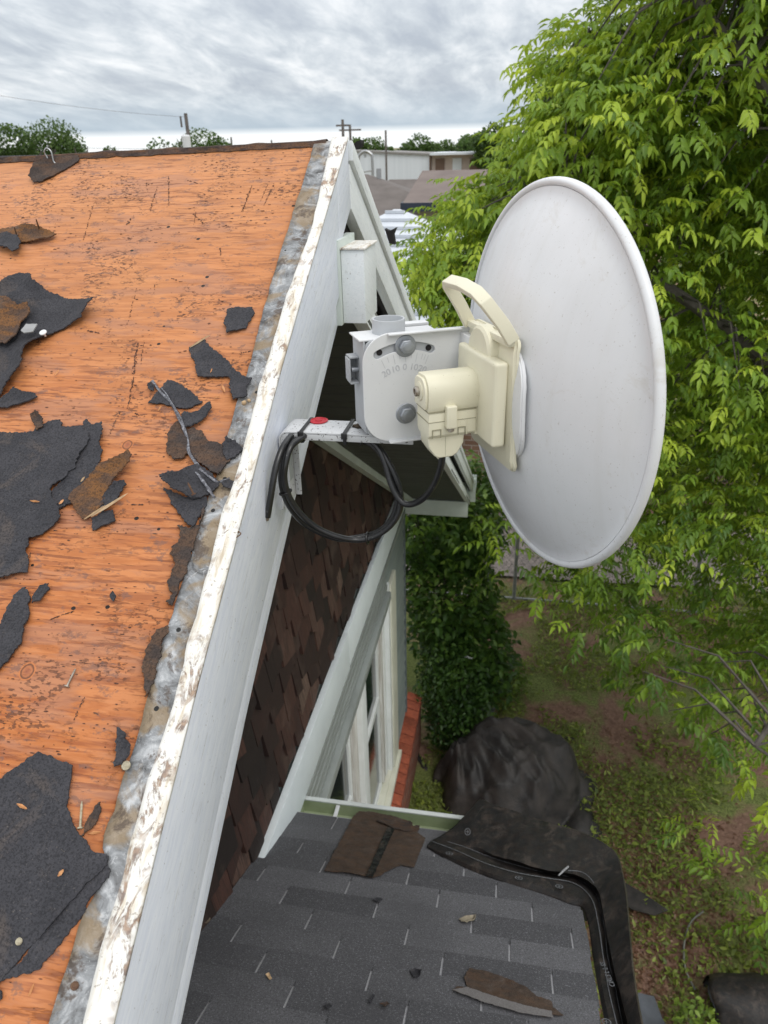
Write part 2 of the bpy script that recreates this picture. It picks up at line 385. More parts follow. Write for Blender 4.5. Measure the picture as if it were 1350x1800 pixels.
# deck (plywood) : grid with the sag of the ridge
def roof_grid(name, xs, ys, mat, h0, thick):
    V = []; F = []; nx, ny = len(xs), len(ys)
    for y in ys:
        for x in xs:
            X = x if not callable(x) else x(y)
            V.append(Vector((X, y, zroof(X, y)))+NR*h0)
    for j in range(ny-1):
        for i in range(nx-1):
            F.append((j*nx+i, j*nx+i+1, (j+1)*nx+i+1, (j+1)*nx+i))
    o = mesh(name, V, F, mat, smooth=True)
    md = o.modifiers.new('thickness', 'SOLIDIFY'); md.thickness = thick; md.offset = -1
    return o
ysd = [-2.75, -1.5, -.5]+[-.2+.06*i for i in range(25)]+[YR-.001]
part(roof_grid('roof_deck', [-7, -4, -2, -1.4, -1.1, -.9, -.75, -.6, -.5, -.4, lambda y: Xf(y)-.03], ysd, DECK, 0, .012))
# far slope
V = [(-7, YR, 0), (-.30, YR, 0), (-.30, 5.35, -SL*4.05), (-7, 5.35, -SL*4.05)]
V += [(x, y, z-.02) for x, y, z in V]
part(mesh('far_roof_slope', V, [(0, 1, 2, 3), (7, 6, 5, 4), (0, 4, 5, 1), (1, 5, 6, 2), (2, 6, 7, 3), (3, 7, 4, 0)], SHING))

# flashing and crusted top of the rake, edges traced
def strip_from(name, inner_px, outer, mat, h, thick, n=60, jag=.0006, parent=None):
    pin = [deck(*q, h) for q in inner_px]
    pin = [Vector((Xf(-1)-.06, -2.7, 0))]*0+pin
    # extend past the frame
    q0, q1 = pin[-1], pin[-2]
    pin.append(Vector((Xf(-2.7)-(.065 if h < .002 else .024), -2.7, 0)))
    pin.sort(key=lambda q: -q.y)
    ys = [q.y for q in pin]; xs = [q.x for q in pin]
    V = []; F = []; yy = [pin[0].y-(pin[0].y+.0)*(i/n) for i in range(n+1)]+[-.4, -1, -1.8, -2.74]
    yy = [YR-.001]+yy
    for y in yy:
        x = np.interp(y, ys[::-1], xs[::-1])+noise.noise((y*160, 3, h*999))*jag*2+noise.noise((y*40, 1, h*999))*jag*3
        xo = outer(y)
        for k in range(5):
            X = x+(xo-x)*k/4; V.append(Vector((X, y, zroof(X, y)))+NR*(h+noise.noise((X*60, y*60, h*99))*.0006))
    for j in range(len(yy)-1):
        for k in range(4):
            F.append((j*5+k, j*5+k+1, (j+1)*5+k+1, (j+1)*5+k))
    o = mesh(name, V, F, mat, smooth=True)
    md = o.modifiers.new('thickness', 'SOLIDIFY'); md.thickness = thick; md.offset = 1 if False else -1
    return part(o, parent)
FL_PX = [(553, 252), (528, 338), (492, 448), (460, 561), (437, 650), (413, 717), (400, 761), (383, 830), (365, 880), (348, 943), (328, 1005), (307, 1068), (285, 1131), (267, 1198), (255, 1250), (237, 1315), (218, 1363), (205, 1415), (187, 1459), (180, 1498), (196, 1524), (167, 1574), (141, 1618), (128, 1663), (107, 1730), (89, 1800)]
CR_PX = [(583, 250), (549, 404), (507, 516), (478, 620), (459, 676), (437, 761), (418, 835), (393, 902), (374, 983), (356, 1050), (333, 1131), (307, 1243), (289, 1293), (267, 1363), (244, 1441), (222, 1526), (200, 1600), (174, 1700), (152, 1793)]
strip_from('roof_edge_flashing', FL_PX, lambda y: Xf(y)-.012, FLASH, .0015, .0012, 150)
strip_from('crusted_rake_top', CR_PX, lambda y: Xf(y)+.002, CRUST, .0045, .004, 150, .0004)

# near rake board: main face plus set-back lip, as sheared boxes following the slope
def rake(name, y0, y1, zt, zb, xo, thick, mat, far=False, bev=.0015, n=14):
    V = []; F = []
    for i in range(n+1):
        y = y0+(y1-y0)*i/n
        zr = -SL*abs(y-YR)+(sag(-.33, y) if not far else .006*max(0, 1-(y-YR)))
        xo_ = (Xf(y) if not far else -.29)+xo+noise.noise((y*2.5, zt*9, 0))*.0012
        for (x, z) in ((xo_, zt), (xo_, zb), (xo_-thick, zb), (xo_-thick, zt)):
            V.append((x, y, zr+z))
    for i in range(n):
        for k in range(4): F.append((i*4+k, i*4+(k+1) % 4, (i+1)*4+(k+1) % 4, (i+1)*4+k))
    F += [(0, 1, 2, 3), (n*4+3, n*4+2, n*4+1, n*4)]
    mb = MB(); mb.add(V, F); return part(mb.obj(name, mat, bevel=bev))
rake('rake_board', -2.75, YR-.0855, .0015, -.158, 0, .02, WHITE)
rake('rake_board', YR-.085, YR-.003, .0015, -.0995, 0, .02, WHITE)
rake('rake_board_lip', -2.75, YR-.095, -.1595, -.207, -.005, .022, WHITE)
rake('rake_trim', YR+.003, 5.37, .006, -.024, .007, .027, WHITE2, True)
rake('rake_board', YR+.005, 5.36, -.027, -.096, .0, .02, WHITE2, True)
rake('rake_board_inner', YR+.03, 5.34, -.097, -.156, -.045, .02, WHITE2, True)
rake('rake_board_lower', YR+.14, 5.34, -.157, -.21, -.02, .03, WHITE2, True)
rake('rake_gap_shade', YR-.03, 5.34, -.02, -.095, -.021, .01, BLACK, True, 0)  # black sheets put behind the rake boards as painted gap shade
rake('rake_gap_shade', -2.7, YR+.01, -.02, -.094, -.022, .01, BLACK, False, 0)
# soffit boards running across, far and near
def soffit(name, ya, yb, sign):
    mb = MB(); n = int(abs(yb-ya)/.085)
    for i in range(n):
        y0 = ya+(yb-ya)*i/n; y1 = ya+(yb-ya)*(i+1)/n-sign*.006
        def zz(y): return -SL*abs(y-YR)-.20
        V = [(x, y, zz(y)+dz_) for x in (-.83, -.31) for y in (y0, y1) for dz_ in (0, .012)]
        mb.add(V, [(0, 1, 3, 2), (4, 6, 7, 5), (0, 4, 5, 1), (2, 3, 7, 6), (0, 2, 6, 4), (1, 5, 7, 3)])
    part(mb.obj(name, SOFFIT))
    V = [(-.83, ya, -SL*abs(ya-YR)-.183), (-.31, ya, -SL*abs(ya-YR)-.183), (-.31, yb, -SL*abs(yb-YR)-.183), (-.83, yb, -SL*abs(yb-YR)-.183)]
    part(mesh('soffit_gap_shade', V, [(0, 1, 2, 3)], BLACK))  # black sheet paints the shade in the grooves between boards
soffit('soffit', YR+.02, 5.3, 1); soffit('soffit', YR-.02, -2.6, -1)
mb = MB()
def tr_(v): v.z += -SL*abs(v.y-YR); return v
for k in range(12):
    ya, yb = YR+.02+k*.327, YR+.02+(k+1)*.327-.001
    mb.box(-.79, -.745, ya, yb, -.245, -.203, shear=tr_)
part(mb.obj('soffit_trim', TRIM))
# eave end board and far rake inner return
mb = MB(); mb.box(-.86, -.315, 5.16, 5.18, -2.60, -2.47); part(mb.obj('eave_return_board', TRIM, bevel=.002))
mb = MB(); mb.box(-6.9, -.27, 5.36, 5.375, -2.56, -2.36); mb.box(-6.9, -.27, 5.375, 5.47, -2.46, -2.45); mb.box(-6.9, -.27, 5.46, 5.47, -2.45, -2.37); part(mb.obj('eave_gutter', TRIM))
# block under the peak
mb = MB(); mb.box(-.2865, -.249, 1.20, 1.30, -.260, -.1455)
part(mb.obj('beam_end', WHITE2, bevel=.0015))
mb = MB(); mb.box(-.2865, -.2465, 1.197, 1.305, -.145, -.142); part(mb.obj('beam_end_cap', CRUST, bevel=.0008))
mb = MB(); mb.box(-.302, -.287, 1.19, 1.31, -.262, -.13); part(mb.obj('peak_block', TRIM, bevel=.001))
# gable wall core
def core(name, poly, x0):
    V = [(x0, y, z) for y, z in poly]+[(-6.9, y, z) for y, z in poly]; n = len(poly)
    part(mesh(name, V, [tuple(range(n)), tuple(range(n, 2*n))[::-1]]+[(i, i+n, (i+1) % n+n, (i+1) % n) for i in range(n)], SIDING))
core('wall_core', [(-2.4, -2.66), (5.03, -2.66), (5.03, -2.36), (YR, -.19), (-2.4, -2.36)], -.82)
core('wall_core', [(-2.4, -5.2), (2.33, -5.2), (2.33, -2.661), (-2.4, -2.661)], -.82)
core('wall_core', [(4.30, -5.2), (5.03, -5.2), (5.03, -2.661), (4.30, -2.661)], -.82)
core('wall_core', [(2.331, -5.2), (4.299, -5.2), (4.299, -4.43), (2.331, -4.43)], -.82)
core('window_recess', [(2.331, -4.429), (4.299, -4.429), (4.299, -2.661), (2.331, -2.661)], -1.1)
# shakes
rng = random.Random(4); mb = MB(); z = -2.215; row = 0
while z < -.25:
    y = -1.3+rng.random()*.1; ymax = 5.03
    while y < ymax:
        wd = rng.uniform(.075, .17); h = .19; jg = rng.uniform(-.035, .03); jb = rng.choice((-1, 1))*rng.uniform(.012, .05)
        y1 = min(y+wd-.005, ymax)
        if zz0 := True:
            top = -SL*abs((y+y1)/2-YR)-.19
            if z < top:
                t0 = .018+rng.uniform(0, .014)
                V = [(-.82+t0, y, z+jg), (-.82+t0*.95, y1, z+jg+jb), (-.82+.003, y1, z+h), (-.82+.003, y, z+h),
                     (-.82, y, z+jg), (-.82, y1, z+jg+jb), (-.82, y1, z+h), (-.82, y, z+h)]
                if y1 > y+.01: mb.add(V, [(0, 1, 2, 3), (4, 7, 6, 5), (0, 4, 5, 1), (1, 5, 6, 2), (2, 6, 7, 3), (3, 7, 4, 0)])
        y += wd
    z += .125; row += 1
part(mb.obj('shake_wall', CEDAR))
# frieze board, siding strip, window
mb = MB(); mb.box(-.80, -.772, -1.2, 3.02, -2.445, -2.222); part(mb.obj('frieze_board', FRIEZE, bevel=.002))
mb = MB(); mb.box(-.80, -.776, 3.023, 5.035, -2.445, -2.224); part(mb.obj('frieze_board', FRIEZE, bevel=.002))
mb = MB()
zt = -2.445; k = 0
while zt > -5.1:
    zb = zt-.105
    for (ya, yb) in (((-1.2, 2.33), (4.52, 5.032)) if zt < -2.66 and zb > -4.5 else ((-1.2, 5.032),)):
        mb.add([(-.812, ya, zt), (-.812, yb, zt), (-.796, yb, zb), (-.796, ya, zb), (-.82, ya, zb), (-.82, yb, zb)], [(0, 3, 2, 1), (3, 4, 5, 2)])
    zt = zb
part(mb.obj('lap_siding', SIDING))
mb = MB()
for i in range(4): mb.box(-.80, -.786+.004*i, -1.2, 5.02 if i < 1 else 4.15, -2.50-.042*i-.04, -2.50-.042*i)
mb.box(-.80, -.745, 2.28, 4.13, -2.725, -2.668)
part(mb.obj('window_header', simple('header_metal', (.33, .36, .35), (.24, .26, .25), 5, .45, stretch=(1, .5, 5)), bevel=.002))
WSASH = simple('white_sash', (.80, .83, .83), (.7, .73, .72), 6, .45)
win = part(MB().box(-.80, -.775, 4.30, 4.50, -4.42, -2.72).obj('window', CREAM, bevel=.002))
def wp(name, boxes, mat, bev=.002):
    mb = MB()
    for b_ in boxes: mb.box(*b_)
    o_ = mb.obj(name, mat, bevel=bev); o_.parent = win; return o_
wp('jamb', [(-.87, -.785, 4.24, 4.299, -4.40, -2.70), (-.87, -.815, 4.17, 4.239, -4.38, -2.76)], WSASH)
wp('jamb_track', [(-.87, -.822, 4.09, 4.169, -4.38, -2.76)], DIRTY)
wp('jamb', [(-.87, -.785, 2.33, 2.39, -4.40, -2.70)], WSASH)
wp('mullion', [(-.87, -.782, 3.29, 3.42, -4.40, -2.70)], WSASH)
wp('mullion_track', [(-.87, -.815, 3.20, 3.289, -4.38, -2.76)], DIRTY)
wp('sill', [(-.93, -.75, 2.30, 4.50, -4.475, -4.425), (-.87, -.79, 2.40, 4.25, -4.424, -4.40)], CREAM)
for (ya, yb) in ((2.395, 3.19), (3.425, 4.085)):
    s_ = wp('sash', [(-.865, -.838, ya, ya+.035, -4.40, -2.76), (-.865, -.838, yb-.04, yb, -4.40, -2.76), (-.864, -.839, ya+.036, yb-.041, -2.83, -2.76), (-.864, -.839, ya+.036, yb-.041, -4.40, -4.34), (-.864, -.832, ya+.036, yb-.041, -3.56, -3.51)], WSASH)
    for za, zb in ((-4.339, -3.561), (-3.509, -2.831)):
        mb = MB(); mb.box(-.856, -.852, ya+.037, yb-.042, za, zb); g_ = mb.obj('pane', GLASS); g_.parent = win
mb = MB(); mb.box(-.818, -.70, -1.2, 5.32, -5.2, -4.56); part(mb.obj('brick_base', BRICK, bevel=.003))
mb = MB()
for i in range(60):
    y0 = -1.1+i*.107
    if y0 < 5.3: mb.box(-.818, -.69, y0, y0+.098, -4.555, -4.50, shear=lambda v: Vector((v.x, v.y, v.z-(v.x+.818)*.35)))
part(mb.obj('brick_ledge', simple('brick_ledge_red', (.34, .085, .04), (.22, .055, .03), 30, .85, .3, island=.25), bevel=.003))
mb = MB(); mb.box(-.818, -.79, 5.033, 5.06, -4.5, -2.46); part(mb.obj('corner_board', simple('corner_grey', (.16, .19, .20), (.12, .14, .15), 6, .6)))

# ------------------------------------------------------------------ lower (porch) roof
def zlow(y): return -1.39-.5*y
NL = Vector((0, .5, 1)).normalized()
def low(px, py, h=0.0): return on_plane(px, py, (0, .5, 1), -1.39+h*math.sqrt(1.25))
XR = .304; PITC = .1015
V = [(-.80, -1.2, zlow(-1.2)), (XR-.008, -1.2, zlow(-1.2)), (XR-.008, 2.05, zlow(2.05)), (-.80, 2.05, zlow(2.05))]
V += [(x, y, z-.03) for x, y, z in V]
part(mesh('porch_roof_base', V, [(0, 1, 2, 3), (7, 6, 5, 4), (0, 4, 5, 1), (1, 5, 6, 2), (2, 6, 7, 3), (3, 7, 4, 0)], SLOTM))
mb = MB(); rng = random.Random(9)
c = -3
while True:
    ytop = 1.732+.1015*3-.1015*(c+3)          # downslope edge of the course
    ylo = ytop-PITC
    if ytop < -1.1: break
    off = (.032+.1133*c) % .297
    x = off-.297*8
    while x < XR:
        xa, xb = max(x+.0032, -.802), min(x+.297-.0032, XR+rng.uniform(-.004, .004))
        if xb > xa+.01 and xb > -.79:
            j = rng.uniform(-.0015, .0015); h = .0040
            ys_ = ytop+j; yl = ylo-.02
            pts = [(xa, ys_), (xb, ys_), (xb, yl), (xa, yl)]
            hs = [h+.0014, h+.0014, h-.0014, h-.0014]
            top = [Vector((px, py, zlow(py)))+NL*hh for (px, py), hh in zip(pts, hs)]
            bot = [Vector((px, py, zlow(py)))+NL*.0004 for (px, py) in pts]
            mb.add(top+bot, [(0, 3, 2, 1), (0, 1, 5, 4), (1, 2, 6, 5), (3, 0, 4, 7)])
        x += .297
    c += 1
part(mb.obj('porch_shingles', SHING))
# gutter
gut = MB()
gut.box(-.785, .30, 2.058, 2.061, -2.52, -2.44); gut.box(-.785, .30, 2.061, 2.150, -2.523, -2.520)
gut.box(-.785, .30, 2.150, 2.153, -2.523, -2.455); gut.box(-.785, -.782, 2.061, 2.150, -2.52, -2.458)
GREEN = simple('weathered_green_gutter', (.36, .42, .27), (.25, .30, .18), 7, .6)
gutter = part(gut.obj('gutter', GREEN))
mb = MB(); mb.box(-.79, .30, 2.147, 2.166, -2.457, -2.449); g = mb.obj('gutter_lip', simple('gutter_lip_white', (.66, .70, .69), None, 6, .35), bevel=.002); g.parent = gutter
GALV = simple('galvanised_steel', (.42, .43, .44), (.33, .34, .35), 30, .35, metallic=.7)
WMET = simple('white_painted_steel', (.70, .71, .72), (.60, .61, .62), 20, .4)
for x in (-.63, -.085, .25):
    mb = MB(); mb.box(x-.008, x+.008, 2.062, 2.146, -2.462, -2.458); mb.box(x-.013, x+.013, 2.062, 2.080, -2.49, -2.463); g = mb.obj('gutter_hanger', WMET, bevel=.001); g.parent = gutter
mb = MB(); mb.box(-.79, .25, 2.02, 2.055, -2.60, -2.425); part(mb.obj('porch_fascia', GREEN))
# porch body below (posts & beam), mostly out of sight
mb = MB(); mb.box(.18, .27, 1.9, 1.99, -5.1, -2.43); part(mb.obj('porch_post', TRIM))

# ridge line of torn felt behind the deck edge
rng = random.Random(2); mb = MB()
x = -.30
V = []; F = []; n = 260
for i in range(n+1):
    X = -.325-(i/n)*1.9
    hh = .0012+.003*max(0, noise.noise((X*26, 0, 0)))+.005*max(0, noise.noise((X*6, 5, 0)))
    for dy, dzz in ((-.012-.004*noise.noise((X*50, 2, 0)), .0012), (-.004, .004+hh*.5), (.004, hh+.002), (.03, hh*.5-.005), (.06, -.04)):
        V.append((X, YR+dy, (zroof(X, YR) if dy > -.001 else zroof(X, YR+dy))+dzz))
for i in range(n):
    for k in range(4): F.append((i*5+k, (i+1)*5+k, (i+1)*5+k+1, i*5+k+1))
FELTB = m_felt('torn_ridge_felt', (.03, .02, .018), (.10, .06, .045), .5)
part(mesh('ridge_felt', V, F, FELTB))

# ------------------------------------------------------------------ scraps on the deck
FELT = m_felt('black_roofing_felt', (.040, .040, .046), (.056, .055, .062))
FELTW = m_felt('brownish_roofing_felt', (.048, .038, .036), (.075, .055, .045), .25)
BOARD = m_felt('rusty_brown_felt', (.075, .05, .04), (.15, .075, .035), .9)
PALE = simple('pale_torn_edge', (.55, .42, .28), (.35, .22, .12), 60, .8)
def c1(*p): return [(x/2.7, 180+y/2.7) for x, y in p]
def c2(*p): return [(x/2.7, 650+y/2.7) for x, y in p]
def c3(*p): return [(x/2.7, 1200+y/2.7) for x, y in p]
def c8(*p): return [(240+x/5.625, 640+y/5.625) for x, y in p]
def jagged(P2, amp, step, seed):
    rng = random.Random(seed); out = []
    n = len(P2)
    for i in range(n):
        a, b = Vector(P2[i]), Vector(P2[(i+1) % n]); L = (b-a).length; k = max(1, int(L/step)); nrm = Vector((-(b-a).y, (b-a).x)).normalized()
        for j in range(k):
            t = j/k; q = a.lerp(b, t)
            q += nrm*amp*(noise.noise((q.x*260, q.y*260, seed))*2.2+noise.noise((q.x*90, q.y*90, seed+9))*2.4+(rng.random()-.5)*1.3)
            out.append(q)
    return out
def scrap(name, px, mat, h=.001, thick=.0016, curl=.004, lump=.0025, jag=.0008, step=.0015, seed=1, plane='deck', curl_dir=None, parent=None, **kw):
    if plane == 'deck':
        pts3 = [deck(x, y, h) for x, y in px]; U = Vector((1, 0, 0)); W = DR; N = NR
    else:
        pts3 = [low(x, y, h) for x, y in px]; U = Vector((1, 0, 0)); W = NL.cross(U).normalized(); N = NL; W = Vector((0, NL.z, -NL.y))
    O = sum(pts3, Vector())/len(pts3)
    P2 = [((q-O).dot(U), (q-O).dot(W)) for q in pts3]
    area = sum(P2[i][0]*P2[(i+1) % len(P2)][1]-P2[(i+1) % len(P2)][0]*P2[i][1] for i in range(len(P2)))
    if area < 0: P2 = P2[::-1]
    B = jagged(P2, jag, step, seed)
    xs = [q.x for q in B]; ys = [q.y for q in B]
    g = max(.0035, math.sqrt(max(1e-6, (max(xs)-min(xs))*(max(ys)-min(ys))))/16)
    inner = []
    def inside(x, y):
        c_ = False; n = len(B)
        for i in range(n):
            a, b = B[i], B[i-1]
            if (a.y > y) != (b.y > y) and x < (b.x-a.x)*(y-a.y)/(b.y-a.y)+a.x: c_ = not c_
        return c_
    def edist(x, y): return min(math.hypot(x-q.x, y-q.y) for q in B)
    y = min(ys)
    while y < max(ys):
        x = min(xs)+(g/2 if int((y-min(ys))/g) % 2 else 0)
        while x < max(xs):
            if inside(x, y) and edist(x, y) > g*.6: inner.append(Vector((x, y)))
            x += g
        y += g
    vs = B+inner; n = len(B)
    vv, ee, ff, *_ = delaunay_2d_cdt(vs, [(i, (i+1) % n) for i in range(n)], [], 1, 1e-6)
    V = []
    size = max(max(xs)-min(xs), max(ys)-min(ys))
    for q in vv:
        d = edist(q.x, q.y); e_ = max(0, 1-d/(size*.22))
        k = noise.noise((q.x*45+seed, q.y*45, seed*3.1)); k2 = noise.noise((q.x*16+seed*7, q.y*16, 2.2))
        hh = lump*(.6+k)+curl*e_*e_*max(0, .25+k2*1.6)
        if curl_dir:
            dd = (q.x*curl_dir[0]+q.y*curl_dir[1])/size*2; hh += curl_dir[2]*max(0, dd)**2
        hh = max(0, hh)
        W3 = O+U*q.x+W*q.y
        if plane == 'deck': W3 = W3+Vector((0, 0, sag(W3.x, W3.y)-sag(O.x, O.y)))
        V.append(W3+N*hh)
    base = V[:]; M0 = O.copy()
    V = [v-M0 for v in V]
    o = mesh(name, V, [tuple(f) for f in ff], mat, smooth=False)
    o.location = M0
    if parent is not None:
        o.parent = parent; o.matrix_parent_inverse = parent.matrix_world.inverted() if False else Matrix.Translation(-parent.location)
    md = o.modifiers.new('thickness', 'SOLIDIFY'); md.thickness = thick; md.offset = 1 if True else 0
    tag(o, **kw); return o
G1 = 'scraps of torn roofing felt on the bare deck'
def fs(px, label, mat=FELT, **kw): return scrap('felt_scrap', px, mat, label=label, cat='felt scrap', group=G1, **kw)
fs(c1((145, 370), (175, 310), (230, 285), (300, 265), (375, 260), (380, 275), (330, 310), (260, 350), (200, 378), (165, 385)), 'dark curled felt scrap lying alone just below the ridge at the left', curl=.012, seed=3, mat=FELTW)
fs(c1((-40, 605), (30, 600), (90, 590), (150, 600), (240, 620), (272, 632), (250, 650), (180, 668), (110, 668), (40, 660), (-40, 655)), 'rust brown felt scrap with a nail standing in it at the left edge', mat=BOARD, curl=.008, seed=4, h=.002)
fs(c1((-30, 640), (40, 625), (85, 640), (100, 665), (95, 705), (65, 718), (40, 700), (-30, 690)), 'small rounded black scrap overlapping the rust brown scrap with nails', seed=5, h=.006)
fs(c1((30, 870), (60, 850), (110, 835), (165, 850), (180, 880), (240, 915), (320, 935), (370, 945), (470, 980), (440, 1005), (400, 1050), (310, 1080), (240, 1115), (200, 1140), (140, 1190), (120, 1230), (135, 1250), (110, 1290), (75, 1340), (0, 1420), (-60, 1440), (-80, 1000), (-20, 930)), 'large wedge of black felt with a pointed right tip and a nail head on it', h=.001, curl=.011, seed=6, lump=.003, jag=.0009)
fs(c2((-40, 175), (5, 160), (50, 120), (75, 95), (110, 115), (165, 115), (185, 140), (150, 155), (90, 175), (40, 190), (-40, 200)), 'small black flap below the large felt wedge, above the widest felt sheet', seed=7, curl=.004, h=.0008)
fs(c1((-60, 900), (0, 920), (40, 935), (95, 980), (140, 965), (150, 1010), (105, 1060), (90, 1110), (40, 1155), (-60, 1140)), 'brown sheet with a pale torn edge lying on the large felt wedge', mat=BOARD, h=.0075, curl=.008, seed=8)
fs(c2((240, 590), (285, 540), (340, 470), (360, 380), (410, 300), (400, 258), (420, 245), (440, 270), (490, 262), (497, 300), (480, 350), (490, 400), (475, 440), (468, 470), (420, 560), (350, 640), (285, 665)), 'black lower felt layer showing past the right edge of the widest sheet', h=.0006, curl=.003, seed=9)
fs(c2((-60, 315), (20, 308), (60, 305), (110, 312), (165, 300), (185, 265), (235, 250), (290, 240), (297, 275), (360, 275), (410, 262), (428, 330), (425, 360), (385, 410), (360, 470), (310, 520), (250, 570), (250, 610), (290, 665), (290, 715), (250, 750), (200, 790), (150, 800), (130, 850), (140, 965), (90, 975), (20, 995), (-60, 1010)), 'widest sheet of black felt, reaching in from the left edge mid-roof', h=.002, curl=.006, seed=10, lump=.0012, jag=.0009)
fs(c2((150, 230), (180, 205), (215, 240), (210, 270), (180, 292), (165, 270)), 'small brown-black flake at the top edge of the widest felt sheet', mat=FELTW, h=.0045, seed=11)
fs(c2((500, 600), (540, 550), (590, 535), (610, 550), (560, 620), (500, 680), (480, 650)), 'black scrap wedged under the right end of the rusty strip', h=.001, seed=12)
fs(c2((330, 610), (440, 500), (480, 460), (560, 430), (620, 398), (640, 420), (625, 460), (560, 520), (500, 590), (495, 640), (410, 712), (370, 690), (345, 640)), 'rusty brown slanting strip beside the widest felt sheet', mat=BOARD, h=.004, curl=.006, seed=13)
fs(c2((445, 710), (490, 680), (540, 670), (553, 720), (500, 745), (445, 770)), 'small square black scrap just under the rusty slanting strip', h=.0008, seed=14)
fs(c2((-60, 1290), (0, 1260), (30, 1170), (80, 1070), (130, 1037), (147, 1070), (140, 1180), (110, 1290), (60, 1370), (0, 1430), (-60, 1460)), 'long leaf shaped black scrap at the left edge above the bottom sheet', seed=15, curl=.003)
fs(c2((165, 1120), (170, 1080), (200, 1030), (235, 1015), (238, 1040), (200, 1100)), 'small slanting oval black scrap beside the leaf shaped one', seed=16)
fs(c2((530, 1075), (545, 1060), (558, 1080), (545, 1105), (530, 1095)), 'tiny black fleck alone on bare wood in mid-deck', seed=17, step=.001, jag=.0003)
fs(c1((1070, 1060), (1080, 990), (1120, 978), (1200, 980), (1210, 1010), (1170, 1080), (1120, 1090), (1080, 1105)), 'rounded black scrap alone near the metal edge, highest on that side', seed=18, curl=.002)
fs(c1((900, 1165), (965, 1130), (1000, 1170), (1060, 1215), (1105, 1260), (1090, 1310), (945, 1310), (925, 1240)), 'slanting black scrap with a thin wood stick across its top corner', seed=19, curl=.003)
fs(c2((1090, 15), (1105, -5), (1150, 30), (1200, 55), (1170, 140), (1110, 150), (1095, 100)), 'black scrap touching the metal flashing beside pale granules', seed=20, curl=.005, h=.003)
fs(c8((120, 400), (180, 320), (260, 230), (320, 170), (400, 190), (480, 250), (560, 300), (620, 360), (655, 390), (560, 430), (480, 455), (400, 440), (300, 410), (200, 400)), 'fan shaped black scrap under the upper end of the shiny strip', seed=21, curl=.002)
fs(c8((118, 210), (150, 195), (190, 230), (190, 290), (150, 290), (120, 250)), 'tiny dark flake at the very top end of the shiny strip', seed=22, step=.001)
fs(c8((450, 510), (480, 480), (560, 500), (640, 470), (700, 410), (745, 400), (765, 450), (740, 500), (690, 550), (640, 600), (560, 640), (480, 640), (440, 580)), 'black scrap stretching right from the knot of the shiny strip', seed=23, h=.0015)
fs(c8((310, 820), (340, 640), (420, 570), (500, 640), (515, 760), (515, 890), (450, 950), (380, 955), (320, 900)), 'round brown-black scrap left of the shiny strip', mat=FELTW, seed=24, h=.002)
fs(c8((495, 670), (560, 640), (640, 680), (720, 780), (800, 780), (860, 830), (930, 840), (930, 980), (820, 1120), (760, 1090), (620, 990), (530, 880)), 'large brown-black scrap right of the shiny strip with pale scratches', mat=FELTW, seed=25, h=.0012, curl=.003)
fs(c8((870, 800), (900, 735), (940, 760), (1060, 840), (980, 930), (890, 960), (860, 900)), 'black corner flap reaching over the metal flashing', seed=26, h=.004)
fs(c8((255, 1150), (400, 1120), (560, 1040), (620, 1020), (720, 1080), (850, 1190), (790, 1250), (720, 1310), (620, 1350), (520, 1340), (400, 1290), (300, 1220)), 'crumpled dark felt lump with a nail standing up in it', seed=27, h=.003, lump=.005, curl=.012)
fs(c8((850, 1190), (900, 1160), (1035, 1175), (1000, 1220), (960, 1250), (860, 1235)), 'black sliver pointing onto the crusted white edge', seed=28, h=.006)
fs(c8((270, 1240), (520, 1330), (700, 1330), (690, 1400), (640, 1530), (560, 1640), (500, 1600), (400, 1450)), 'dark triangular scrap hanging below the crumpled lump', mat=FELT, seed=29, h=.0008)
fs([(314, 925), (332, 930), (350, 925), (365, 880), (358, 905), (330, 1000), (315, 1040), (305, 1068), (296, 1063), (294, 1060), (307, 1045), (296, 1028), (307, 1000), (302, 965), (320, 950)], 'long brown-black felt strip along the metal flashing edge', mat=FELTW, seed=30, h=.0006, curl=.001, jag=.001)
fs(c2((725, 1290), (740, 1240), (800, 1220), (790, 1270), (755, 1400), (720, 1520), (700, 1560), (690, 1480), (680, 1410), (700, 1340)), 'ragged dark felt remnant along the flashing in the lower half', mat=FELTW, seed=31, h=.0006, curl=.001, jag=.001)
fs(c3((-60, 1470), (100, 1330), (180, 1220), (400, 960), (520, 868), (525, 930), (450, 1010), (380, 1130), (280, 1250), (260, 1290), (160, 1375), (40, 1400), (-60, 1480)), 'lower black felt layer at bottom left with a straight upper edge', seed=32, h=.0006, curl=.001)
fs(c3((-60, 480), (0, 465), (60, 420), (130, 370), (190, 332), (260, 360), (355, 392), (340, 480), (325, 600), (380, 720), (430, 770), (445, 800), (520, 820), (510, 868), (400, 975), (290, 1100), (180, 1225), (130, 1280), (20, 1400), (-60, 1470)), 'big flat black felt sheet in the bottom left corner of the deck', seed=33, h=.0025, curl=.002, lump=.0008, jag=.0005)
fs(c3((555, 290), (565, 215), (600, 250), (628, 310), (620, 350), (590, 400), (555, 405)), 'pointed black scrap pinned by a large pale nail head', seed=34, h=.0015)
fs(c3((390, 735), (420, 660), (450, 600), (480, 565), (490, 610), (470, 660), (430, 700)), 'curved brown-black scrap beside the nail lying near the bottom sheet', mat=FELTW, seed=35, h=.002, curl=.006)
fs([(-20, 1728), (6, 1735), (8, 1752), (-4, 1764), (-20, 1760)], 'small black scrap cut by the left edge below the bottom sheet', seed=36)

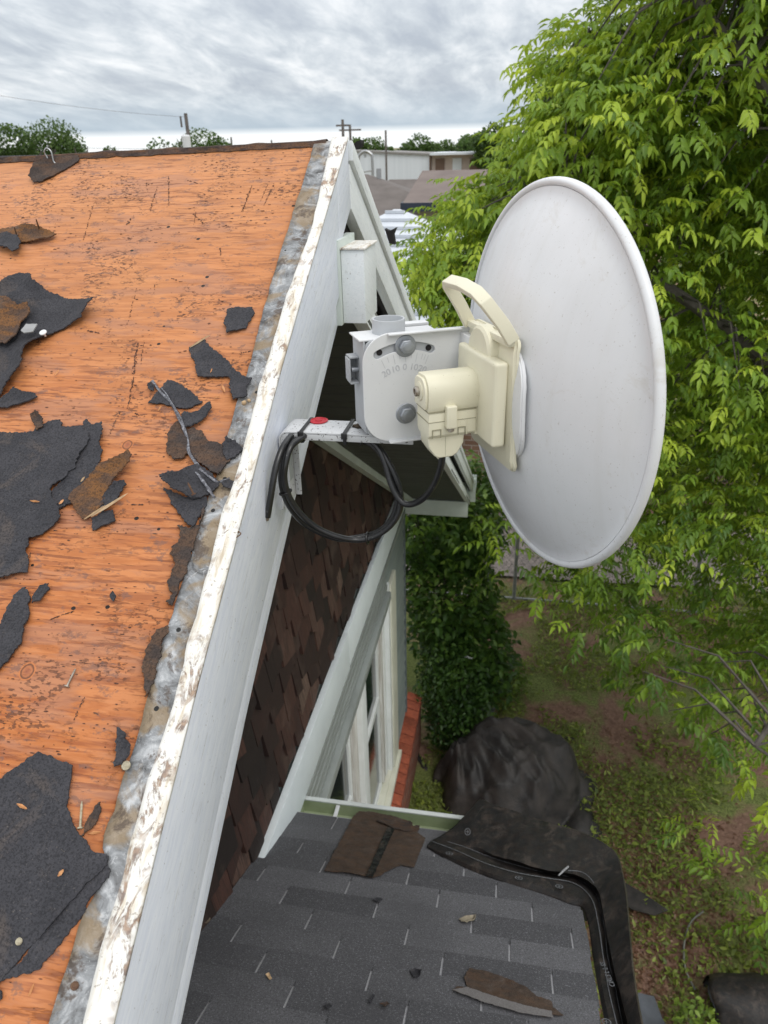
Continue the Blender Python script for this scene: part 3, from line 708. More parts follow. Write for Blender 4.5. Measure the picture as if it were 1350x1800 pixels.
# dark specks, pits and tar streaks on the bare wood (flat stains)
rng = random.Random(77); mb = MB()
def blot(q, rx, ry, ang=0):
    k = rng.randint(5, 7); ca, sa = math.cos(ang), math.sin(ang); pts = []
    for i in range(k):
        a_ = 2*math.pi*i/k+rng.uniform(-.3, .3); u, v = rx*math.cos(a_)*rng.uniform(.6, 1.2), ry*math.sin(a_)*rng.uniform(.6, 1.2)
        u, v = u*ca-v*sa, u*sa+v*ca
        pts.append(q+Vector((u, 0, 0))+DR*v)
    mb.add(pts, [tuple(range(k))])
n_ = 0
while n_ < 2600:
    X, y = rng.uniform(-.95, -.33), rng.uniform(.1, 1.29)
    if X > Xf(y)-.066 or noise.fractal((X*7, y*9, 1.5), .6, 2, 3) < rng.uniform(-.25, .55)-.12*(y < .75): continue
    if rng.random() < .03+.2*(y/1.3): continue
    q = Vector((X, y, zroof(X, y)))+NR*.0004; r_ = rng.uniform(.0003, .0011)*(.75+.5*y)
    blot(q, r_*rng.uniform(1, 3.0), r_*rng.uniform(.5, .9)); n_ += 1
for a_, b_, w_, dn in [(c1((440, 490))[0], c1((395, 655))[0], .0020, .5), (c1((745, 400))[0], c1((710, 520))[0], .0022, .7), (c1((800, 350))[0], c1((800, 490))[0], .0018, .9), (c1((1195, 395))[0], c1((1150, 515))[0], .0022, .9),
                   (c1((1270, 390))[0], c1((1235, 470))[0], .0012, .7), (c1((1300, 390))[0], c1((1250, 490))[0], .0018, .7), (c1((650, 880))[0], c1((600, 1070))[0], .0018, .5), (c1((655, 1140))[0], c1((625, 1350))[0], .0026, .9),
                   (c1((685, 1130))[0], c1((665, 1250))[0], .0014, .6), (c2((640, 0))[0], c2((605, 185))[0], .0022, .9), (c2((570, 195))[0], c2((520, 310))[0], .0018, .7), (c1((915, 525))[0], c1((965, 575))[0], .0024, .8), (c1((930, 520))[0], c1((920, 580))[0], .0012, .8),
                   (c1((735, 865))[0], c1((730, 905))[0], .0014, .9), (c1((695, 380))[0], c1((700, 430))[0], .0014, .8), (c3((260, 215))[0], c3((200, 310))[0], .0014, .6), (c3((400, 70))[0], c3((345, 190))[0], .0018, .8), (c2((330, 1382))[0], c2((545, 1412))[0], .0010, .8),
                   (c2((235, 1185))[0], c2((350, 1145))[0], .0018, .9), (c1((620, 550))[0], c1((600, 580))[0], .0034, .9), (c1((890, 370))[0], c1((940, 385))[0], .0026, .9), (c1((700, 390))[0], c1((722, 385))[0], .003, .9), (c1((1045, 690))[0], c1((1048, 725))[0], .0022, 1),
                   (c1((400, 1080))[0], c1((470, 1095))[0], .0036, .9), (c1((820, 835))[0], c1((850, 850))[0], .0032, .9), (c2((620, 640))[0], c2((680, 640))[0], .003, .9), (c2((640, 205))[0], c2((660, 215))[0], .0028, .9), (c1((1140, 1190))[0], c1((1190, 1180))[0], .003, .7), (c2((150, 850))[0], c2((110, 1000))[0], .0012, .4)]:
    A, B = deck(*a_, .0005), deck(*b_, .0005); L_ = (B-A).length; k = int(L_/.0011)
    ang = math.atan2((B-A).dot(DR), (B-A).x)
    for i in range(k):
        if rng.random() > dn or noise.noise((i*.35, w_*9000, 3)) < -.25: continue
        q = A.lerp(B, (i+.5)/k)+Vector((rng.gauss(0, .35), 0, 0))*w_
        blot(q, .0012*rng.uniform(.7, 1.6), w_*.5*rng.uniform(.35, 1.), ang)
part(mb.obj('grime_specks', m_felt('dark_tar_stain', (.075, .035, .025), (.11, .055, .04), 0, .9)))

# shiny strip of reinforced tape lying over the scraps
def ribbon(name, px, width, mat, hs, parent=None, flipw=None, **kw):
    P3 = [deck(x, y, h) for (x, y), h in zip(px, hs)]; P3 = spline(P3, 6); V = []; F = []
    for i, q in enumerate(P3):
        t_ = (P3[min(i+1, len(P3)-1)]-P3[max(0, i-1)]).normalized(); s_ = t_.cross(NR).normalized()
        s_ = (s_+NR*.6*math.sin(i*.35)).normalized()
        wv = width*(.75+.35*noise.noise((i*.2, 1, 1)))
        V += [q-s_*wv/2, q, q+s_*wv/2]
    for i in range(len(P3)-1):
        for k in range(2): F.append((i*3+k, i*3+k+1, (i+1)*3+k+1, (i+1)*3+k))
    o = mesh(name, V, F, mat, parent, True, **kw); md = o.modifiers.new('thickness', 'SOLIDIFY'); md.thickness = .0004
    return o
TAPE, t, b, o = new_mat('shiny_woven_strip'); p = P(t)
ck = t.noise(t.mapv(p, (1, 1, 1)), 330, 1, .5)
setc(t, b, t.mix(t.ramp(ck, [(.5, 0.), (.60, 1.)]), (.09, .09, .105), (.22, .225, .25)), .4)
st = ribbon('woven_strip', c8((150, 160), (230, 260), (330, 370), (430, 545), (470, 640), (500, 740), (515, 860), (570, 950), (630, 1030), (700, 1110)), .0055, TAPE, [.003, .004, .005, .006, .009, .006, .006, .006, .008, .009],
            label='shiny grey woven strip snaking over the felt scraps beside the flashing', cat='torn strip')
ribbon('woven_strip_end', c8((590, 1060), (640, 1130), (680, 1190), (715, 1240), (770, 1320)), .0048, TAPE, [.011, .011, .011, .011, .006], parent=st)
ribbon('woven_strip_strand', c8((240, 230), (300, 300), (350, 400), (440, 545)), .002, TAPE, [.005, .006, .006, .008], parent=st)
ribbon('woven_strip_strand', c8((620, 1030), (720, 1110), (800, 1165), (860, 1150), (920, 1120)), .004, TAPE, [.011, .011, .009, .007, .006], parent=st)

# nails
NAIL = simple('dull_steel_nail', (.42, .40, .36), (.25, .2, .15), 200, .4, metallic=.6)
RUST = simple('rusty_nail', (.16, .09, .05), (.10, .05, .03), 300, .7, metallic=.3)
HEADM = simple('pale_nail_head', (.45, .41, .30), (.28, .24, .16), 300, .5)
def lathe(mb, c_, n_, prof, seg=16):
    n_ = n_.normalized(); u = n_.orthogonal().normalized(); v = n_.cross(u); V = []; F = []
    for r, h in prof:
        for k in range(seg):
            a_ = 2*math.pi*k/seg; V.append(c_+n_*h+(u*math.cos(a_)+v*math.sin(a_))*max(r, 1e-5))
    for i in range(len(prof)-1):
        for k in range(seg): F.append((i*seg+k, i*seg+(k+1) % seg, (i+1)*seg+(k+1) % seg, (i+1)*seg+k))
    mb.add(V, F); return mb
def nail_head(px, py, r, mat, label, h=.001, tilt=(0, 0, 0)):
    c_ = deck(px, py, h); n_ = (NR+Vector(tilt)).normalized(); mb = MB()
    lathe(mb, Vector(), n_, [(.0001, -.006), (r*.3, -.006), (r*.3, 0), (r, 0), (r, .0012), (r*.85, .0016), (r*.6, .0012), (r*.2, .0016), (0, .0014)])
    o = mb.obj('nail', mat, smooth=True, label=label, cat='nail', group='roofing nails'); o.location = c_; return o
def nail_line(a_, b_, mat, label, ha=.002, hb=.002, r=.0011, head='a'):
    A, B = deck(*a_, ha), deck(*b_, hb); d = B-A; mb = MB()
    mb.tube([Vector(), d*.85, d], [r, r, .0002], 8); lathe(mb, Vector(), d, [(.0001, -.001), (r*2.4, -.001), (r*2.4, .0002), (r, .0004)], 12)
    o = mb.obj('nail', mat, smooth=True, label=label, cat='nail', group='roofing nails'); o.location = A; return o
nail_head(222, 1346, .0042, HEADM, 'large pale nail head pinning the pointed black scrap', .004)
nail_head(273, 1448, .0042, HEADM, 'brown nail head on the crusted white roof edge', .0065)
nail_head(132, 1733, .0032, RUST, 'rusty nail head on the metal flashing at the bottom', .003)
nail_head(76, 585, .0050, WMET, 'white nail head on the large felt wedge', .012)
nail_head(34, 1655, .0028, HEADM, 'small pale nail head on the big sheet at bottom left', .005)
nail_line((118, 1206), (133, 1175), NAIL, 'loose shiny nail lying on bare wood in the lower deck')
nail_line((141, 1455), (144, 1408), HEADM, 'long pale nail lying beside the bottom left sheet')
nail_line((70, 406), (63, 384), RUST, 'tall rusty nail standing at the right of the rust brown scrap', .004, .028)
nail_line((29, 412), (25, 399), RUST, 'short rusty nail standing at the left of the rust brown scrap', .006, .018)
nail_line((8, 525), (32, 543), RUST, 'rusty nail lying across the brown sheet', .012, .013)
nail_line((340, 868), (330, 848), RUST, 'rusty nail standing in the crumpled felt lump', .012, .022)
# galvanised hook on the ridge
mb = MB(); q = deck(88, 290, .001)
mb.tube(spline([q, q+Vector((-.004, .002, .012)), q+Vector((-.006, .0, .02)), q+Vector((0, 0, .026)), q+Vector((.007, 0, .02)), q+Vector((.008, 0, .006)), q+Vector((.012, 0, .001))], 6), .0012, 8)
mb.obj('wire_staple', GALV, smooth=True, label='bent grey wire staple standing on the ridge at the left', cat='wire')
mb = MB(); pts = [deck(x, y, .008) for x, y in ((394, 938), (402, 932), (415, 933), (423, 938), (414, 945), (400, 947), (405, 938), (419, 936))]
mb.tube(spline(pts, 5), .0007, 6); mb.obj('wire_staple', RUST, smooth=True, label='twisted rusty wire on the crusted white edge', cat='wire')
q = deck(52, 581, .011); V = []
scrap('plastic_washer', c1((105, 1095), (125, 1055), (180, 1055), (160, 1095), (120, 1105)), simple('grey_plastic', (.3, .3, .3), None, 40, .5), h=.014, seed=40, step=.003, jag=.0002, label='small square grey washer on the large felt wedge', cat='washer')
# wood splinters
SPL = simple('fresh_wood_splinter', (.72, .36, .16), (.55, .24, .09), 150, .7)
SPL2 = simple('pale_wood_splinter', (.55, .40, .24), (.40, .27, .15), 150, .7)
def splinter(a_, b_, w_, label, mat=SPL, h=.002):
    A, B = deck(*a_, h), deck(*b_, h+.0015); d = B-A; s_ = d.cross(NR).normalized()*w_; mb = MB()
    mb.add([-s_*.3, s_*.3, d*.4+s_, d*.4-s_, d*.85+s_*.6, d*.85-s_*.5, d, NR*.0012, d*.45+NR*.0018, d*.85+NR*.0014],
           [(0, 1, 2, 3), (3, 2, 4, 5), (5, 4, 6), (0, 3, 8, 7), (1, 7, 8, 2), (3, 5, 9, 8), (2, 8, 9, 4), (5, 6, 9), (4, 9, 6), (0, 7, 1)])
    o = mb.obj('wood_splinter', mat, label=label, cat='splinter', group='wood splinters on the roof'); o.location = A; return o
splinter((334, 611), (371, 588), .0012, 'thin stick across the corner of the slanting black scrap', SPL2, .004)
splinter((160, 908), (226, 866), .0022, 'long pale sliver on the lower edge of the rusty strip', SPL2, .008)
splinter((148, 913), (186, 888), .0012, 'narrow pale sliver at the bottom of the rusty strip', SPL2, .009)
splinter((30, 1413), (48, 1422), .0016, 'orange splinter on the upper part of the bottom left sheet', SPL, .006)
splinter((155, 1465), (178, 1462), .0014, 'orange splinter on bare wood beside the curved brown scrap')
splinter((53, 880), (70, 882), .0014, 'orange splinter on the widest felt sheet', SPL, .006)
splinter((142, 847), (149, 838), .0012, 'small splinter on the right part of the rusty strip', SPL2, .01)
splinter((104, 886), (112, 878), .002, 'orange chip between widest sheet and rusty strip', SPL, .006)
splinter((102, 1540), (112, 1528), .0018, 'orange chip by the hole in the bottom left sheet', SPL, .006)
splinter((50, 1752), (60, 1728), .0010, 'long thin splinter near the bottom of the deck')
splinter((376, 700), (387, 697), .0012, 'splinter on bare wood near the middle of the flashing')
splinter((390, 676), (396, 690), .0016, 'wide splinter below the slanting black scrap')
splinter((278, 722), (284, 713), .0010, 'small splinter beneath the fan shaped scrap')
splinter((96, 660), (104, 650), .0012, 'splinter right of the small black flap')
splinter((312, 720), (318, 727), .0009, 'tiny splinter right of the fan shaped scrap')
splinter((370, 655), (373, 648), .0008, 'tiny pale splinter on the slanting black scrap', SPL, .006)
splinter((446, 298), (459, 301), .0012, 'pale splinter high on the deck near the ridge')
splinter((465, 300), (486, 300), .0012, 'longer pale splinter high on the deck near the flashing')
# pale granule chips by the flashing
for i, (x, y, r) in enumerate(((429, 708, .003), (438, 704, .0022))):
    bm = bmesh.new(); bmesh.ops.create_icosphere(bm, subdivisions=2, radius=r)
    for v in bm.verts: v.co *= 1+.3*noise.noise(v.co*600)
    me = bpy.data.meshes.new('stone_chip'); bm.to_mesh(me); bm.free()
    o = link('stone_chip', me, SPL2, None, True, label=('larger', 'smaller')[i]+' pale stone chip on the flashing beside a black scrap', cat='stone chip', group='stone chips'); o.location = deck(x, y, .004)
#MARK2
# ------------------------------------------------------------------ satellite dish on its arm
DISHM, t, b, o = new_mat('white_dish_paint'); p = P(t)
c = t.mix(t.ramp(t.noise(p, 5, 5, .6), [(.4, 0.), (.6, 1.)]), (.72, .73, .75), (.665, .675, .69))
c = t.mix(t.ramp(t.noise(t.mapv(p, (1, 34, 3)), 1.6, 5, .65, .4), [(.50, 0.), (.66, .13)]), c, (.54, .53, .50))
c = t.mix(t.ramp(t.noise(t.mapv(p, loc=(3, 3, 3)), 16, 6, .75, .6), [(.58, 0.), (.68, .4)]), c, (.50, .47, .42))
c = t.mix(t.ramp(t.noise(p, 330, 2, .7), [(.67, 0.), (.70, .45)]), c, (.36, .33, .30))
setc(t, b, c, t.ramp(t.noise(p, 20, 4, .6), [(.4, .34), (.6, .5)])); b.inputs['Coat Weight'].default_value = .1; bump(t, b, t.noise(p, 90, 4, .6), .07, .0006)
PLATE = simple('light_grey_powder_coat', (.66, .67, .68), (.62, .63, .64), 12, .42, .1, 500, .0004, speck=.26, speckc=(.3, .3, .3), speckscale=420)
PLATED = simple('mid_grey_coat', (.40, .415, .435), (.34, .355, .37), 12, .45, .1, 400, .0004)
ARMM = simple('dusty_grey_arm', (.60, .61, .62), (.52, .53, .54), 20, .45, .15, 300, .0006, speck=.36, speckc=(.06, .05, .05), speckscale=260)
BOLT = simple('zinc_bolt', (.36, .38, .41), (.28, .30, .33), 80, .4, metallic=.55)
CREAMP = simple('cream_plastic', (.73, .70, .55), (.69, .655, .505), 8, .48, .06, 300, .0005, speck=.27, speckc=(.28, .22, .14), speckscale=480)
CREAMD = simple('cream_seam', (.34, .32, .22), None, 8, .7)
DP = Vector((-.14, .848, -.31)); DA = R_(27)
dish = empty('satellite_dish', DP, DA, label='white round antenna dish with cream plastic back on a grey wall arm', cat='satellite dish')
def lp(name, mb, mat, parent=None, smooth=False, bevel=0, seg=2, **kw): return mb.obj(name, mat, parent or dish, smooth, bevel, seg, **kw)
def lm(name, me, mat, parent=None): return link(name, me, mat, parent or dish)
CY, CZ = -.095, .068
XRIM, RR = .145, .2065
k_ = (XRIM-.080)/(RR**2)
prof = []
for i in range(33):
    r = RR*i/32; prof.append((max(r, 1e-5), .080+k_*r*r))
ax_ = Vector((1, 0, 0)); c0 = Vector((0, CY, CZ))
def revolve(mb, prof, seg=128, center=c0):
    V = []; F = []; n = len(prof)
    for r, x in prof:
        for k in range(seg):
            a_ = 2*math.pi*k/seg; V.append((center.x+x, center.y+r*math.cos(a_), center.z+r*math.sin(a_)))
    for i in range(n-1):
        for k in range(seg): F.append((i*seg+k, i*seg+(k+1) % seg, (i+1)*seg+(k+1) % seg, (i+1)*seg+k))
    mb.add(V, F)
# outer skin, flat shoulder near the rim, then inner skin
back = prof[:-2]+[(RR-.008, XRIM-.0062), (RR-.0035, XRIM-.0056)]
front = [(r, x+.0022) for r, x in back][::-1]
mb = MB(); revolve(mb, back+front); refl = lp('reflector', mb, DISHM, smooth=True)
mb = MB(); ring = []
for i in range(17):
    a_ = math.pi*2*i/16; ring.append((RR+.0005+.0044*math.cos(a_), XRIM-.002+.0056*math.sin(a_)))
revolve(mb, ring); o = mb.obj('rim', DISHM, refl, True)
# pressed oval stiffening plate between dish and cream part
def curved_plate(name, yc, hy, z0, z1, r, xbase, thick, mat, bevel, kz=1.5, parent=None):
    out = rrect(yc-hy, yc+hy, z0, z1, r, 6); n = len(out)
    vs = [Vector(q) for q in out]
    for i in range(1, 8):
        for j in range(1, 16):
            q = Vector((yc-hy+2*hy*i/8, z0+(z1-z0)*j/16))
            if min((q-v).length for v in vs[:n]) > .004: vs.append(q)
    vv, ee, ff, *_ = delaunay_2d_cdt(vs, [(i, (i+1) % n) for i in range(n)], [], 1, 1e-7)
    V = []; 
    for q in vv: V.append((xbase+kz*(q.y-CZ)**2, q.x, q.y))
    m_ = len(V)
    V += [(x+thick, y, z) for x, y, z in V]
    F = [tuple(f) for f in ff]+[tuple(i+m_ for i in f)[::-1] for f in ff]+[(i, (i+1) % n, (i+1) % n+m_, i+m_) for i in range(n)]
    me = bpy.data.meshes.new(name); me.from_pydata(V, [], F)
    bm = bmesh.new(); bm.from_mesh(me); bmesh.ops.recalc_face_normals(bm, faces=bm.faces)
    ed = [e_ for e_ in bm.edges if len(e_.link_faces) == 2 and e_.calc_face_angle(0) > .9]
    bmesh.ops.bevel(bm, geom=ed, offset=bevel, segments=3, affect='EDGES'); bm.to_mesh(me); bm.free(); shade_auto(me, .5)
    return lm(name, me, mat, parent)
curved_plate('stiffener_plate', -.098, .070, -.002, .122, .045, .0775, .006, DISHM, .0015, 2.2)
cp = curved_plate('back_plate', -.0925, .0585, -.014, .134, .012, .0705, .0075, CREAMP, .0025, 1.9)
# boss and pad
mb = MB(); V = []; 
for r, x in ((.001, .064), (.026, .064), (.029, .0665), (.030, .074)):
    pass
revolve(mb, [(.0005, .0635), (.0255, .0635), (.0285, .066), (.0295, .076)], 48, Vector((0, -.088, .108))); lp('boss', mb, CREAMP, cp, smooth=True)
mb = MB(); mb.box(.0585, .0735, -.1455, -.043, .018, .110); pad = lp('pad', mb, CREAMP, bevel=.0045, seg=4)
# handle: closed loop band leaning back from the top of the plate
def band(name, pts, wdt, thk, nrm, mat, parent=None, bevel=.0012):
    """rectangular bar along a polyline; nrm = direction of the loop's width"""
    V = []; F = []; n = len(pts); nrm = Vector(nrm).normalized()
    for i, p_ in enumerate(pts):
        p_ = Vector(p_); t_ = ((Vector(pts[min(i+1, n-1)])-p_).normalized()+(p_-Vector(pts[max(i-1, 0)])).normalized()).normalized()
        s_ = t_.cross(nrm).normalized()
        for a_, b_ in ((-1, -1), (1, -1), (1, 1), (-1, 1)): V.append(p_+s_*a_*thk/2+nrm*b_*wdt/2)
    for i in range(n-1):
        for k in range(4): F.append((i*4+k, i*4+(k+1) % 4, (i+1)*4+(k+1) % 4, (i+1)*4+k))
    F += [(3, 2, 1, 0), ((n-1)*4, (n-1)*4+1, (n-1)*4+2, (n-1)*4+3)]
    mb = MB(); mb.add(V, F); return lp(name, mb, mat, parent, bevel=bevel, seg=3)
hpts = [(.0745, -.038, .128), (.062, -.040, .150), (.046, -.045, .1725), (.042, -.054, .1795), (.0415, -.095, .1815), (.043, -.128, .1785), (.047, -.140, .1715), (.063, -.1475, .150), (.0745, -.149, .132)]
band('handle', hpts, .0135, .0075, (.86, 0, .5), CREAMP)
# plate top lip under the handle
mb = MB(); mb.box(.0695, .078, -.148, -.040, .126, .1335); lp('plate_lip', mb, CREAMP, bevel=.002)
# radio housing : rounded barrel block
def prism_x(name, sec, x0, x1, mat, bevel=.001, parent=None):
    n = len(sec); mb = MB(); mb.add([(x0, y, z) for y, z in sec]+[(x1, y, z) for y, z in sec], [tuple(range(n))[::-1], tuple(range(n, 2*n))]+[(i, (i+1) % n, (i+1) % n+n, i+n) for i in range(n)])
    return lp(name, mb, mat, parent, bevel=bevel)
sec = [(-.066, .052), (-.066, .082), (-.072, .089)]
for i in range(7):
    a_ = R_(80-i*28); sec.append((-.090-.0195*math.cos(R_(70-i*23.3)) if False else -.0905-.0165*math.sin(R_(i*15)), .0705+.0195*math.cos(R_(i*15))))
sec += [(-.1070, .066), (-.1062, .058), (-.1045, .052)]
hs = prism_x('radio_housing', sec, .001, .0605, CREAMP, .0012)
sec2 = [(-.067, .0515), (-.067, .026), (-.071, .0215), (-.102, .0215), (-.1055, .025), (-.1055, .0515)]
prism_x('housing_cover', sec2, .0015, .056, CREAMP, .0012)
mb = MB(); mb.box(.0005, .0562, -.1059, -.0668, .0405, .0411); lp('seam', mb, CREAMD, hs)
mb = MB(); mb.box(.0005, .0562, -.1062, -.0666, .0512, .0520); lp('seam', mb, CREAMD, hs)
mb = MB(); mb.box(.0561, .0605, -.1030, -.068, .020, .0515); mb.box(.045, .0465, -.1062, -.1050, .0225, .040); lp('housing_foot', mb, CREAMP, hs, bevel=.0008)
# left end cap with screw
mb = MB()
sec3 = [(y*.86+(-.087)*.14, z*.86+.0705*.14) for y, z in sec]
prism_x('end_cap', sec3, -.0025, .001, CREAMP, .0012, hs)
mb = MB(); V = []
lathe(mb, Vector((-.0025, -.087, .072)), Vector((-1, 0, 0)), [(.0105, 0), (.0105, .001), (.008, .0018), (.0001, .0018)], 24); lp('screw_boss', mb, CREAMP, hs, smooth=True)
mb = MB(); lathe(mb, Vector((-.0043, -.087, .072)), Vector((-1, 0, 0)), [(.0055, 0), (.0058, .003), (.0048, .0042), (.003, .0042), (.003, .0025), (.0001, .0025)], 20); lp('screw', mb, NAIL, hs, smooth=True)
# clip and its screw, latch windows
mb = MB(); mb.box(.0195, .0315, -.1135, -.105, .0335, .0590, shear=None); lp('clip', mb, CREAMP, hs, bevel=.0022, seg=3)
mb = MB(); lathe(mb, Vector((.0255, -.109, .0335)), Vector((0, 0, -1)), [(.0038, 0), (.0038, .003), (.0026, .004), (.0001, .004)], 16); lp('clip_screw', mb, NAIL, hs, smooth=True)
def frame2(x0, x1, z0, z1, w_=.0009):
    mb = MB(); y0, y1 = -.1066, -.1056
    mb.box(x0, x1, y0, y1, z1-w_, z1); mb.box(x0, x0+w_, y0, y1, z0, z1-w_-.0001); mb.box(x1-w_, x1, y0, y1, z0, z1-w_-.0001)
    lp('latch', mb, CREAMD, hs)
frame2(.005, .0155, .0225, .0325); frame2(.035, .044, .0235, .0325)
# connector cover
out = [(.0035, .0213), (.0435, .0213), (.043, .012), (.0365, .001), (.031, -.0022), (.016, -.0022), (.0115, 0), (.0045, .011)]
M = Matrix(((1, 0, 0, 0), (0, 0, -1, -.088), (0, 1, 0, 0), (0, 0, 0, 1)))
lm('connector_cover', curve_mesh('connector_cover', [out], .0115, .0015, M), CREAMP)
mb = MB(); mb.box(.0225, .0229, -.1011, -.1003, -.0015, .021); lp('seam', mb, CREAMD, hs)
mb = MB(); mb.box(.0165, .0195, -.094, -.089, -.0075, -.0035); lp('cable_tab', mb, CREAMP, bevel=.0005)
# elevation plate with arc slot
def arc_slot(cx, cz, r, a0, a1, hw, n=14):
    pts = [(cx+(r+hw)*math.sin(R_(a0+(a1-a0)*i/n)), cz+(r+hw)*math.cos(R_(a0+(a1-a0)*i/n))) for i in range(n+1)]
    pe = (cx+r*math.sin(R_(a1)), cz+r*math.cos(R_(a1)))
    pts += [(pe[0]+hw*math.sin(R_(a1+18*j)), pe[1]+hw*math.cos(R_(a1+18*j))) for j in range(1, 10)]
    pts += [(cx+(r-hw)*math.sin(R_(a1+(a0-a1)*i/n)), cz+(r-hw)*math.cos(R_(a1+(a0-a1)*i/n))) for i in range(n+1)]
    pe = (cx+r*math.sin(R_(a0)), cz+r*math.cos(R_(a0)))
    pts += [(pe[0]+hw*math.sin(R_(a0+180+18*j)), pe[1]+hw*math.cos(R_(a0+180+18*j))) for j in range(1, 10)]
    return pts
def MY(y): return Matrix(((1, 0, 0, 0), (0, 0, -1, y), (0, 1, 0, 0), (0, 0, 0, 1)))
outl = rrect(-.050, .078, -.003, .1235, .033, 10, (0, 1, 1, 0))
ep = lm('elevation_plate', curve_mesh('elevation_plate', [outl, arc_slot(0, .03, .078, -25, 23, .0052)[::-1]], .0010, .0005, MY(-.030)), PLATE)
mb = MB(); mb.box(-.021, .066, -.0385, -.0295, .1222, .1242); lp('plate_flange', mb, PLATE, ep, bevel=.0008)
mb = MB(); mb.box(-.022, .024, -.0385, -.0295, -.0045, -.0025); lp('plate_flange', mb, PLATE, ep, bevel=.0008)
# inner clamp wall seen through the slot
ow = rrect(-.0455, .045, .004, .1154, .006, 8)
lm('clamp_wall', curve_mesh('clamp_wall', [ow], .0012, .0004, MY(-.0268)), PLATED)
lm('clamp_wall', curve_mesh('clamp_wall', [ow], .0012, .0004, MY(.0215)), PLATED)
mb = MB(); mb.box(-.0480, -.0455, -.0265, .0200, .008, .1154); lp('clamp_back', mb, PLATED, bevel=.0008)
mb = MB(); mb.box(-.052, .046, -.0255, .0200, .1155, .1175); lp('clamp_top', mb, PLATE, bevel=.0008)
mb = MB(); mb.box(.02, .05, .0292, .044, .1150, .119); lp('clamp_ear', mb, PLATE, bevel=.0008)
for sx in (-.030, .0285):
    mb = MB(); lathe(mb, Vector((sx*1.0, -.0282, .1025+.0003)), Vector((0, -1, 0)), [(.0035, 0), (.0035, .0008), (.0001, .0008)], 14); lp('slot_end', mb, BLACK, ep)
# left clamp jaw with bolt
jw = [(-.0700, .064), (-.0700, .094), (-.0560, .094), (-.0560, .090), (-.0665, .090), (-.0665, .068), (-.0560, .066), (-.0560, .062)]
mb = MB()
mb.box(-.0585, -.0482, -.006, .012, .0925, .0945); mb.box(-.0600, -.0580, -.006, .012, .0655, .0920); mb.box(-.0585, -.0482, -.006, .012, .0625, .0648); mb.box(-.0585, -.0482, .0125, .0145, .063, .094)
lp('clamp_jaw', mb, PLATED, bevel=.0006)
mb = MB(); mb.tube([(-.0565, -.002, .079), (-.046, -.002, .079)], .0030, 12); lp('clamp_bolt', mb, BOLT)
def hexbolt(x, z, y=-.0312, r=.0088, parent=None):
    mb = MB(); lathe(mb, Vector((x, y, z)), Vector((0, -1, 0)), [(.0125*r/.0088, 0), (.0125*r/.0088, .0010), (.0115*r/.0088, .0016), (.0001, .0016)], 28)
    mb.tube([(x, y-.0016, z), (x, y-.0066, z), (x, y-.0074, z)], [r, r, r*.86], 6, twist=.3)
    mb.tube([(x, y-.0074, z), (x, y-.0079, z)], [r*.62, r*.55], 16)
    lp('bolt', mb, BOLT, parent, bevel=.0003, seg=1)
hexbolt(.0, .108); hexbolt(.0, .0285)
# embossed scale; its relief shade is put into a darker grey
ms = []
for lab, an in (('20', -24), ('10', -12), ('0', 0), ('10', 11.5), ('20', 23)):
    a_ = R_(an); M = MY(-.0317) @ Matrix.Translation((.054*math.sin(a_)-.001, .03+.054*math.cos(a_), 0)) @ Matrix.Rotation(-a_, 4, 'Z')
    ms.append(text_mesh(lab, .0105, .0003, M))
EMB = simple('emboss_shade_grey', (.50, .51, .53), (.46, .47, .49), 20, .5)
lm('scale_numbers', join_me('scale_numbers', ms), EMB, ep)
mb = MB()
for an in (-24, -18, -12, -6, 0, 6, 11.5, 17, 20, 23):
    a_ = R_(an); u = Vector((math.sin(a_), 0, math.cos(a_))); L0 = .060 if an in (-24, -12, 0, 11.5, 23) else .064
    c_ = Vector((0, -.0317, .03)); s_ = Vector((u.z, 0, -u.x))*.0003
    A, B = c_+u*L0, c_+u*.0705
    mb.add([A-s_, A+s_, B+s_, B-s_], [(0, 1, 2, 3)])
lp('scale_ticks', mb, EMB, ep)
# pole (short galvanised mast)
mb = MB()
PX, PY_ = -.0095, .001
V = []; F = []
for (r, z) in ((.019, -.002), (.019, .1325), (.0187, .1335), (.0168, .1335), (.0166, .1325), (.0166, .05)):
    for k in range(40): V.append((PX+r*math.cos(k*math.pi/20), PY_+r*math.sin(k*math.pi/20), z))
for i in range(5):
    for k in range(40): F.append((i*40+k, i*40+(k+1) % 40, (i+1)*40+(k+1) % 40, (i+1)*40+k))
mb.add(V, F); lp('mast', mb, simple('mast_grey', (.46, .48, .50), (.40, .42, .44), 30, .5), smooth=True)
# pieces carrying the dish: bracket from elevation plate to the back plate
mb = MB(); mb.box(.066, .0745, -.060, -.0295, .02, .118); lp('plate_return', mb, PLATE, bevel=.001)
# arm: pressed channel in house directions, so undo the dish rotation
armroot = Matrix.Rotation(-DA, 4, 'Z') @ Matrix.Translation(-DP)
def channel(name, boxes, bev=.002):
    mb = MB()
    for b_ in boxes: mb.box(*b_)
    o_ = mb.obj(name, ARMM, None, bevel=bev); o_.data.transform(armroot); o_.parent = dish; return o_
Y0, Y1 = .8235, .871
